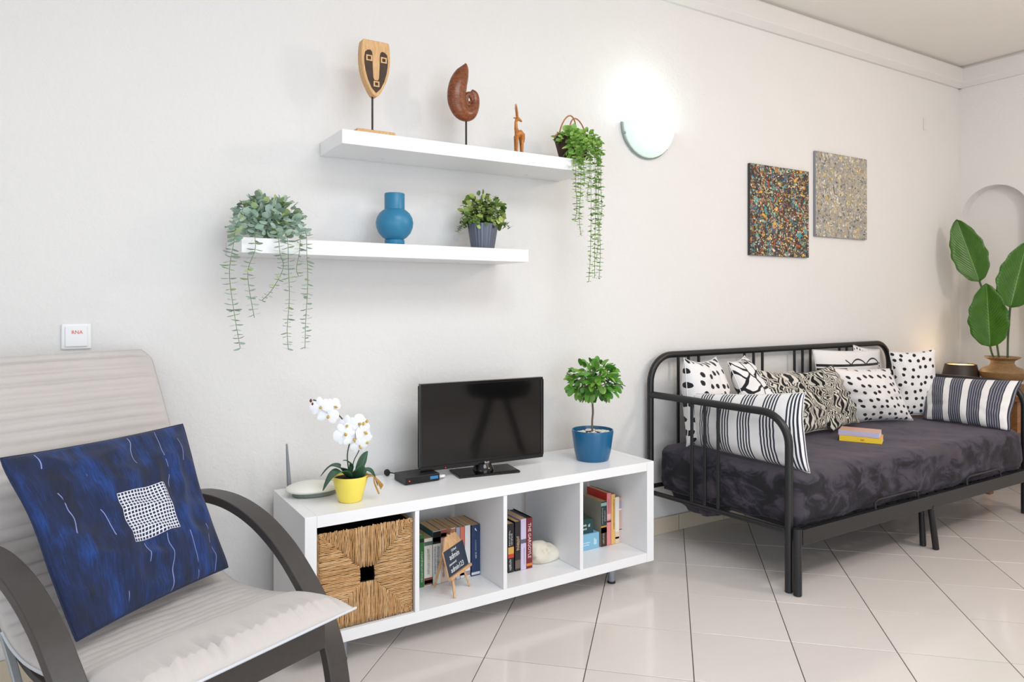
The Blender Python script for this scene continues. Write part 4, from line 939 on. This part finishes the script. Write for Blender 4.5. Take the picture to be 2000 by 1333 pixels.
# ------------------------------------------------------------------ cushions
def pillow(label, cat, TL, TR, BR, BL, T, mat, group=None, pinch=.05, wr=.010, seed=0, n=44, name='cushion', crush=0., parent_empty=False, fringe=0):
    """stuffed cushion spanned between four corner points; the printed face looks to the side where TL-TR-BR-BL run clockwise"""
    TL, TR, BR, BL = [Vector(p) for p in (TL, TR, BR, BL)]
    c0 = (BL+BR)/2; nrm = (TR-TL).cross(TL-BL).normalized(); sd = Vector((seed*3.1, seed*1.7, 0))
    def P(u, v):
        a, b = 2*u-1, 2*v-1
        wu = mnoise.noise(Vector((u*2.6, v*2.6, 9))+sd)*.022*(1-a**8)*(1-b**8 if abs(a) < .999 else 1); u, v = u, v+wu*(abs(b)**3)
        wv = mnoise.noise(Vector((v*2.6, 4, u*2.6))+sd)*.022*(1-b**8); u = u+wv*(abs(a)**3); a, b = 2*u-1, 2*v-1
        u2 = .5+(u-.5)*(1-pinch*(1-b*b)); v2 = .5+(v-.5)*(1-pinch*(1-a*a))
        return BL.lerp(BR, u2).lerp(TL.lerp(TR, u2), v2)
    def H(u, v):
        a, b = abs(2*u-1), abs(2*v-1)
        return T*max(0, (1-a**2.2)*(1-b**2.2))**.55
    def W(u, v, s):
        p = Vector((u*3.2, v*3.2, s*5))+sd; h = (mnoise.noise(p)*.6+mnoise.noise(p*2.3)*.3)
        e = max(0, (1-abs(2*u-1)**6)*(1-abs(2*v-1)**6))
        g = abs(mnoise.noise(Vector((u*2+v*1.3, v*2-u, s))*2+sd*2))*crush
        rad = math.sin(math.atan2(v-.5, u-.5)*14+seed)*.0022*min(1, ((u-.5)**2+(v-.5)**2)*6)
        return (h*wr-g+rad)*e
    bm = bmesh.new(); uvl = bm.loops.layers.uv.new('UVMap'); F, B = {}, {}
    for i in range(n+1):
        for j in range(n+1):
            u, v = i/n, j/n; p = P(u, v)-c0
            edge = i in (0, n) or j in (0, n)
            F[i, j] = bm.verts.new(p+nrm*(0 if edge else H(u, v)+W(u, v, 0)))
            B[i, j] = F[i, j] if edge else bm.verts.new(p-nrm*(H(u, v)+W(u, v, 1)))
    for i in range(n):
        for j in range(n):
            for S, order in ((F, ((0, 0), (1, 0), (1, 1), (0, 1))), (B, ((0, 0), (0, 1), (1, 1), (1, 0)))):
                f_ = bm.faces.new([S[i+a, j+b] for a, b in order])
                for lp, (a, b) in zip(f_.loops, order): lp[uvl].uv = ((i+a)/n, (j+b)/n)
    me = bpy.data.meshes.new(name); bm.to_mesh(me); bm.free()
    o = link(name, me, mat, None, 'all'); o.location = c0
    tag(o, label, cat, group)
    # stitched seam all round
    q = [P(i/24, 0) for i in range(25)]+[P(1, i/24) for i in range(1, 25)]+[P(1-i/24, 1) for i in range(1, 25)]+[P(0, 1-i/24) for i in range(1, 25)]
    sm = MB().tube([p-c0 for p in q], .0022, 6); sm.build('seam', mat, o, 'all')
    if fringe:
        fm = MB()
        for (a, b) in ((BR, TR), (BL, TL)):
            out = ((a+b)/2-(BR+BL+TR+TL)/4).normalized()
            for k_ in range(fringe):
                p = a.lerp(b, (k_+.5)/fringe)-c0-out*.012; fm.tube([p, p+out*.014+Vector((0, 0, -.004)), p+out*.024+Vector((rnd.uniform(-.004, .004), 0, -.014))], [.0022, .0026, .003], 5)
        tag(fm.build('fringe', mat, o, 'all'), kind='stuff')
    return o
gp = None
stl = stripes_mat('striped_cotton_left', 5.2, 4.5, .58, (34, 38, 56), off=.35)
stR = stripes_mat('striped_cotton_right', 4.7, 5.5, .66, (40, 42, 56), (132, 132, 146), off=.42)
dt1 = dots_mat('spotted_cotton_left', 7, 7.5, .25); dt2 = dots_mat('spotted_cotton_middle', 8.2, 7.2, .225, rnd_=.5); dt3 = dots_mat('spotted_cotton_right', 6, 8.5, .225)
crk = crackle_mat('black_line_print', 4.4, .085); zb1 = zebra_mat('zebra_print_a', 3.6); zb2 = zebra_mat('zebra_print_b', 4.4, 2.3); lnb = band_mat()
pillow('white cushion with black spots, in the left back corner of the daybed', 'cushion', (2.455, 2.43, .905), (2.800, 2.545, .888), (2.850, 2.44, .49), (2.452, 2.41, .49), .085, dt1, group='cushions on the daybed', seed=1, pinch=.13, wr=.02)
pillow('white cushion with thick black crackle lines, beside the left spotted one', 'cushion', (2.800, 2.47, .868), (2.985, 2.52, .888), (3.16, 2.36, .53), (2.80, 2.28, .53), .065, crk, group='cushions on the daybed', seed=2, pinch=.08, wr=.02)
pillow('crumpled zebra-striped cushion right of the crackle-line one', 'cushion', (2.935, 2.40, .825), (3.345, 2.49, .79), (3.45, 2.33, .490), (3.03, 2.27, .490), .080, zb1, group='cushions on the daybed', seed=3, wr=.045, crush=.05, pinch=.07, n=70)
pillow('crumpled zebra-striped cushion against the middle spotted one', 'cushion', (3.27, 2.44, .785), (3.585, 2.42, .818), (3.745, 2.355, .490), (3.38, 2.28, .490), .085, zb2, group='cushions on the daybed', seed=4, wr=.05, crush=.06, pinch=.07, n=70)
pillow('plain white cushion with a black line-drawing band, behind the middle spotted one', 'cushion', (3.585, 2.545, .895), (4.275, 2.56, .868), (4.20, 2.53, .50), (3.62, 2.53, .50), .035, lnb, group='cushions on the daybed', seed=5)
pillow('white cushion with black spots leaning in the middle, right of the zebra ones', 'cushion', (3.560, 2.43, .800), (4.105, 2.40, .772), (4.150, 2.285, .480), (3.79, 2.43, .480), .070, dt2, group='cushions on the daybed', seed=6, pinch=.055, wr=.016)
pillow('white cushion with black spots, tallest one at the right back corner', 'cushion', (4.190, 2.45, .868), (4.400, 2.29, .888), (4.37, 2.26, .48), (4.18, 2.40, .48), .050, dt3, group='cushions on the daybed', seed=7, pinch=.08, wr=.014)
pillow('spotted cushion barely peeking out behind the line-drawing cushion', 'cushion', (4.03, 2.58, .905), (4.30, 2.58, .868), (4.33, 2.568, .50), (4.03, 2.568, .50), .012, dots_mat('spotted_cotton_back', 11, 16, .26), group='cushions on the daybed', seed=8)
pillow('long striped cushion leaning inside the left arm of the daybed', 'cushion', (2.498, 2.425, .735), (2.575, 1.86, .796), (2.560, 1.828, .472), (2.548, 2.47, .480), .080, stl, group='cushions on the daybed', seed=9, wr=.012, pinch=.05)
pillow('long grey and white striped cushion leaning inside the right arm of the daybed', 'cushion', (4.365, 2.345, .722), (4.405, 1.835, .738), (4.255, 1.830, .478), (4.255, 2.285, .478), .06, stR, group='cushions on the daybed', seed=10, wr=.014, pinch=.045)

# two books on the bed
lying(3.26, 3.45, 2.045, 2.165, .476, .027, -62, (246, 208, 60), 'yellow and orange paperback, lower of the two on the daybed', 'books on the daybed', txt=((.5, .58, .3, .7),), tc=(200, 90, 40), top=(240, 150, 70))
lying(3.262, 3.445, 2.050, 2.172, .5042, .024, -64, (196, 192, 222), 'lavender and pink paperback, upper of the two on the daybed', 'books on the daybed', txt=((.2, .8, .3, .5),), tc=(236, 196, 180), top=(206, 160, 140))

# ------------------------------------------------------------------ side table, lamp and big-leaf plant at the foot of the daybed
st = thing('side_table', 'brown wooden side table behind the right end of the daybed', 'table', (5.02, 2.28, 0))
MB().box(-.365, .35, -.335, .32, .585, .620).build('tabletop', 'tablewood', st, bevel=.004)
MB().box(-.345, .33, -.31, .30, .400, .5848).build('drawer_case', 'tablewood', st, bevel=.003)
for x in (-.28, .27):
    for y in (-.12, .26): MB().box(x-.025, x+.025, y-.025, y+.025, 0, .3998).build('leg', 'tablewood', st, bevel=.003)
lp = thing('table_lamp', 'small lit table lamp with a low dark brown shade beside the big-leaf plant', 'lamp', (5.03, 2.455, .6205))
MB().lathe([(0, 0), (.06, 0), (.06, .012), (.012, .02), (.010, .05), (0, .05)], 28).build('base', 'blackmetal', lp, True)
MB().lathe([(.111, .048), (.092, .132), (.0895, .132), (.1085, .048), (.111, .048)], 44).build('shade', 'lampshade', lp, True)
MB().lathe([(.0888, .1255), (0, .1255)], 36).build('glowing_diffuser', 'lampglow', lp, True)
bulb('table_lamp_bulb', (5.0, 2.42, .80), .7, (1, .72, .40), .05)
pp = thing('big_leaf_plant', 'plant with three large glossy banana-like leaves in a tan wooden pot', 'plant', (5.10, 2.235, .6205))
MB().lathe([(0, .003), (.07, .003), (.10, .03), (.124, .07), (.128, .095), (.110, .118), (.074, .132), (.064, .15), (.068, .168), (.092, .183), (.099, .187), (.099, .192), (.09, .192), (.055, .172), (.05, .14), (0, .12)], 52).build('pot', 'potwood', pp, True)
def bigl(base, tip, wd, side, name='leaf', wave=.012, sd=0):
    base, tip = Vector(base), Vector(tip); ax = tip-base; d = ax.normalized(); s = Vector(side); s = (s-d*s.dot(d)).normalized(); u = s.cross(d)
    NX, NY = 12, 26; bm = bmesh.new(); uvl = bm.loops.layers.uv.new('UVMap'); V = {}
    for j in range(NY+1):
        t_ = j/NY; h = wd/2*(math.sin(PI*t_**.85)**.62)*(1-.10*t_)
        if j in (0, NY): h = .001
        for i in range(NX+1):
            a = -1+2*i/NX; jag = 1+.04*math.sin(t_*31+sd+a)*abs(a)
            V[i, j] = bm.verts.new(base+ax*t_+s*a*h*jag+u*(abs(a)*h*.42-.05*ax.length*math.sin(PI*t_)+wave*mnoise.noise(Vector((a*2, t_*5, sd)))*abs(a))+u*(-.05*ax.length*t_**2))
    for j in range(NY):
        for i in range(NX):
            f_ = bm.faces.new([V[i, j], V[i+1, j], V[i+1, j+1], V[i, j+1]])
            for lp_, (a, b) in zip(f_.loops, ((0, 0), (1, 0), (1, 1), (0, 1))): lp_[uvl].uv = ((i+a)/NX, (j+b)/NY)
    me = bpy.data.meshes.new(name); bm.to_mesh(me); bm.free(); o = link(name, me, 'bigleaf', pp, 'all')
    s_ = o.modifiers.new('t', 'SOLIDIFY'); s_.thickness = .002; return o
rt_ = Vector((.41, -.91, 0))
def rel(p): return (p[0]-5.10, p[1]-2.235, p[2]-.6205)
bigl(rel((5.10, 2.372, 1.300)), rel((5.05, 2.492, 1.722)), .212, rt_, sd=1)
bigl(rel((5.06, 2.290, .875)), rel((4.98, 2.275, 1.282)), .232, rt_, sd=2)
bigl(rel((5.10, 2.19, 1.130)), rel((5.10, 2.095, 1.545)), .232, rt_, sd=3)
for q in ([(5.10, 2.25, .76), (5.11, 2.29, 1.0), (5.11, 2.345, 1.2), (5.10, 2.372, 1.305)], [(5.09, 2.26, .76), (5.075, 2.285, .83), (5.06, 2.290, .88)], [(5.11, 2.21, .76), (5.115, 2.21, .92), (5.11, 2.20, 1.06), (5.10, 2.19, 1.135)]):
    MB().tube([rel(p) for p in spline(q, 6)], .0065, 8).build('stem', 'darkstem', pp, True)

# ------------------------------------------------------------------ armchair
ch = thing('armchair', 'reclining armchair with curved black-brown wooden arms and a quilted taupe cushion', 'armchair', (.331, 1.627, 0), 23.4)
arm = spline([(.040, 0), (.034, .06), (.036, .13), (.048, .21), (.072, .29), (.115, .365), (.185, .440), (.275, .512), (.39, .568), (.52, .596), (.66, .594), (.78, .570)], 8)
def strip(path, x0, x1, th, name, mat, par=ch):
    k = len(path); vs = []
    for i, (y, z) in enumerate(path):
        a = Vector(path[min(i+1, k-1)])-Vector(path[max(i-1, 0)]); a.normalize(); n_ = Vector((-a.y, a.x))
        ty, tz = y-n_.x*th, z-n_.y*th       # towards the inside of the bend
        vs += [(x0, y, z), (x1, y, z), (x1, ty, tz), (x0, ty, tz)]
    fs = [(i*4+j, i*4+(j+1) % 4, i*4+4+(j+1) % 4, i*4+4+j) for i in range(k-1) for j in range(4)]+[(0, 3, 2, 1), ((k-1)*4, (k-1)*4+1, (k-1)*4+2, (k-1)*4+3)]
    return MB().add(vs, fs).build(name, mat, par, True, .0025)
for sg in (-1, 1):
    xa, xb = (.266, .326) if sg > 0 else (-.326, -.266)
    strip(arm, xa, xb, .026, 'armrest', 'blackwood')
    strip(spline([(.062, .0265), (.3, .0275), (.6, .0275), (.86, .0265)], 6), xa, xb, .026, 'floor_runner', 'blackwood')
    x2, x3 = (.246, .264) if sg > 0 else (-.264, -.246)
    strip(spline([(.64, .405), (.58, .345), (.52, .27), (.48, .18), (.46, .10), (.455, .030)], 8), x2, x3, .012, 'rear_support', 'chairmetal')
MB().box(-.266, .266, .070, .094, .288, .350).build('front_crossbar', 'blackwood', ch, bevel=.002)
MB().box(-.266, .266, .40, .425, .05, .10).build('lower_crossbar', 'blackwood', ch, bevel=.002)
MB().box(-.300, .300, .70, .720, .50, .545).build('rear_crossbar', 'blackwood', ch, bevel=.002)
seatl = spline([(.098, .340), (.17, .334), (.35, .318), (.50, .325), (.60, .375), (.70, .50), (.80, .70), (.90, .89), (.955, .985)], 6)
for sg in (-1, 1):
    xa, xb = (.205, .245) if sg > 0 else (-.245, -.205)
    strip(seatl, xa, xb, .016, 'seat_frame', 'blackwood')
# the quilted cushion, swept along the seat and back
cl = spline([(-.022, .408), (.03, .412), (.10, .408), (.20, .392), (.33, .372), (.46, .368), (.565, .402), (.645, .49), (.715, .61), (.785, .74), (.855, .875), (.915, .985), (.935, 1.02)], 26)
ss = [0]
for i in range(1, len(cl)): ss.append(ss[-1]+math.hypot(cl[i][0]-cl[i-1][0], cl[i][1]-cl[i-1][1]))
S = ss[-1]; NXc = 60; top_, bot_ = [], []
def prof(x): return max(0, 1-abs(x)**5)**.55
for i, (y, z) in enumerate(cl):
    a = Vector(cl[min(i+1, len(cl)-1)])-Vector(cl[max(i-1, 0)]); a.normalize(); n_ = Vector((-a.y, a.x)); s_ = ss[i]
    e = max(0, min(1, s_/.045))**.5*max(0, min(1, (S-s_)/.03))**.5
    tt = (.036 if s_ < .17 else .022+.014*max(0, 1-(s_-.17)/.06))*e; bt = (.026 if s_ < .2 else .022)*e
    q_ = 0
    if s_ > .19:
        ph = abs(math.sin(PI*(s_-.19)/.0345)); q_ = (.016 if s_ > .55 else .004)*(ph**.45-1)*min(1, (s_-.19)/.04)
    for j in range(NXc+1):
        x = -1+2*j/NXc; hw_ = .272*(1-.10*max(0, (s_-1.05*S+.07)/.07)**2) if s_ > S-.08 else .272
        if s_ < .05: hw_ = .272+.012*(1-s_/.05)
        corner = 1-.10*max(0, (s_-(S-.05))/.05)**2
        g_ = 0
        if s_ < .11: g_ = .010*math.sin(x*62+3*mnoise.noise(Vector((x*5, 0, 0))))*math.sin(PI*s_/.11)*max(0, mnoise.noise(Vector((x*6, 3, 1)))+.55)
        wv = mnoise.noise(Vector((x*3.1, s_*9, 2)))*.0035+mnoise.noise(Vector((x*9, s_*30, 7)))*.0016*(s_ > .19)
        p = prof(x); t1 = (tt+(q_ if abs(x) < .96 else 0)+wv*e+g_)*p; b1_ = (bt+.4*wv*e)*p
        lift = .0
        top_.append((x*hw_*corner, y+n_.x*t1, z+n_.y*t1+lift)); bot_.append((x*hw_*corner, y-n_.x*b1_, z-n_.y*b1_+lift))
nr_ = len(cl); w1 = NXc+1; nn_ = len(top_)
fs = []
for i in range(nr_-1):
    for j in range(NXc):
        a = i*w1+j; fs += [(a, a+1, a+w1+1, a+w1), (nn_+a, nn_+a+w1, nn_+a+w1+1, nn_+a+1)]
MB().add(top_+bot_, fs).build('cushion', 'cushion', ch, 'all')
pe = [(x*.0047*0+( -.284+.568*i/30), -.024, .408) for i, x in enumerate([0]*31)]
q = [(-.272, cl[i][0], cl[i][1]) for i in range(len(cl)//2, -1, -6)]+[(-.284+.568*i/24, -.0235, .408) for i in range(25)]+[(.272, cl[i][0], cl[i][1]) for i in range(0, len(cl)//2, 6)]
MB().tube(q, .0034, 8).build('piping', 'piping', ch, True)
# blue cushion
def c2w(x, y, z):
    a = R(23.4); return (.331+x*math.cos(a)-y*math.sin(a), 1.627+x*math.sin(a)+y*math.cos(a), z)
pillow('indigo blue cushion with an embroidered white grid square, resting on the armchair', 'cushion', c2w(-.252, .632, .797), c2w(.252, .705, .800), c2w(.222, .425, .432), c2w(-.215, .325, .425), .062, indigo(), seed=11, wr=.022, crush=.032, n=90, pinch=.03)

# ------------------------------------------------------------------ dining chair standing behind the camera's right, seen only as a reflection in the television
dc = thing('dining_chair', 'dark shell chair on splayed black legs, mirrored in the television screen', 'chair', (2.52, .12, 0), 20)
MB().lathe([(0, .440), (.16, .442), (.22, .455), (.245, .49), (.255, .56), (.25, .562), (.238, .50), (.21, .468), (.15, .455), (0, .452)], 32).build('seat', 'shellchair', dc, True)
for k_ in range(4):
    a = PI/4+k_*PI/2; MB().tube([(.08*math.cos(a), .08*math.sin(a), .438), (.27*math.cos(a), .27*math.sin(a), .004)], [.02, .013], 10).build('leg', 'blackmetal', dc, True)
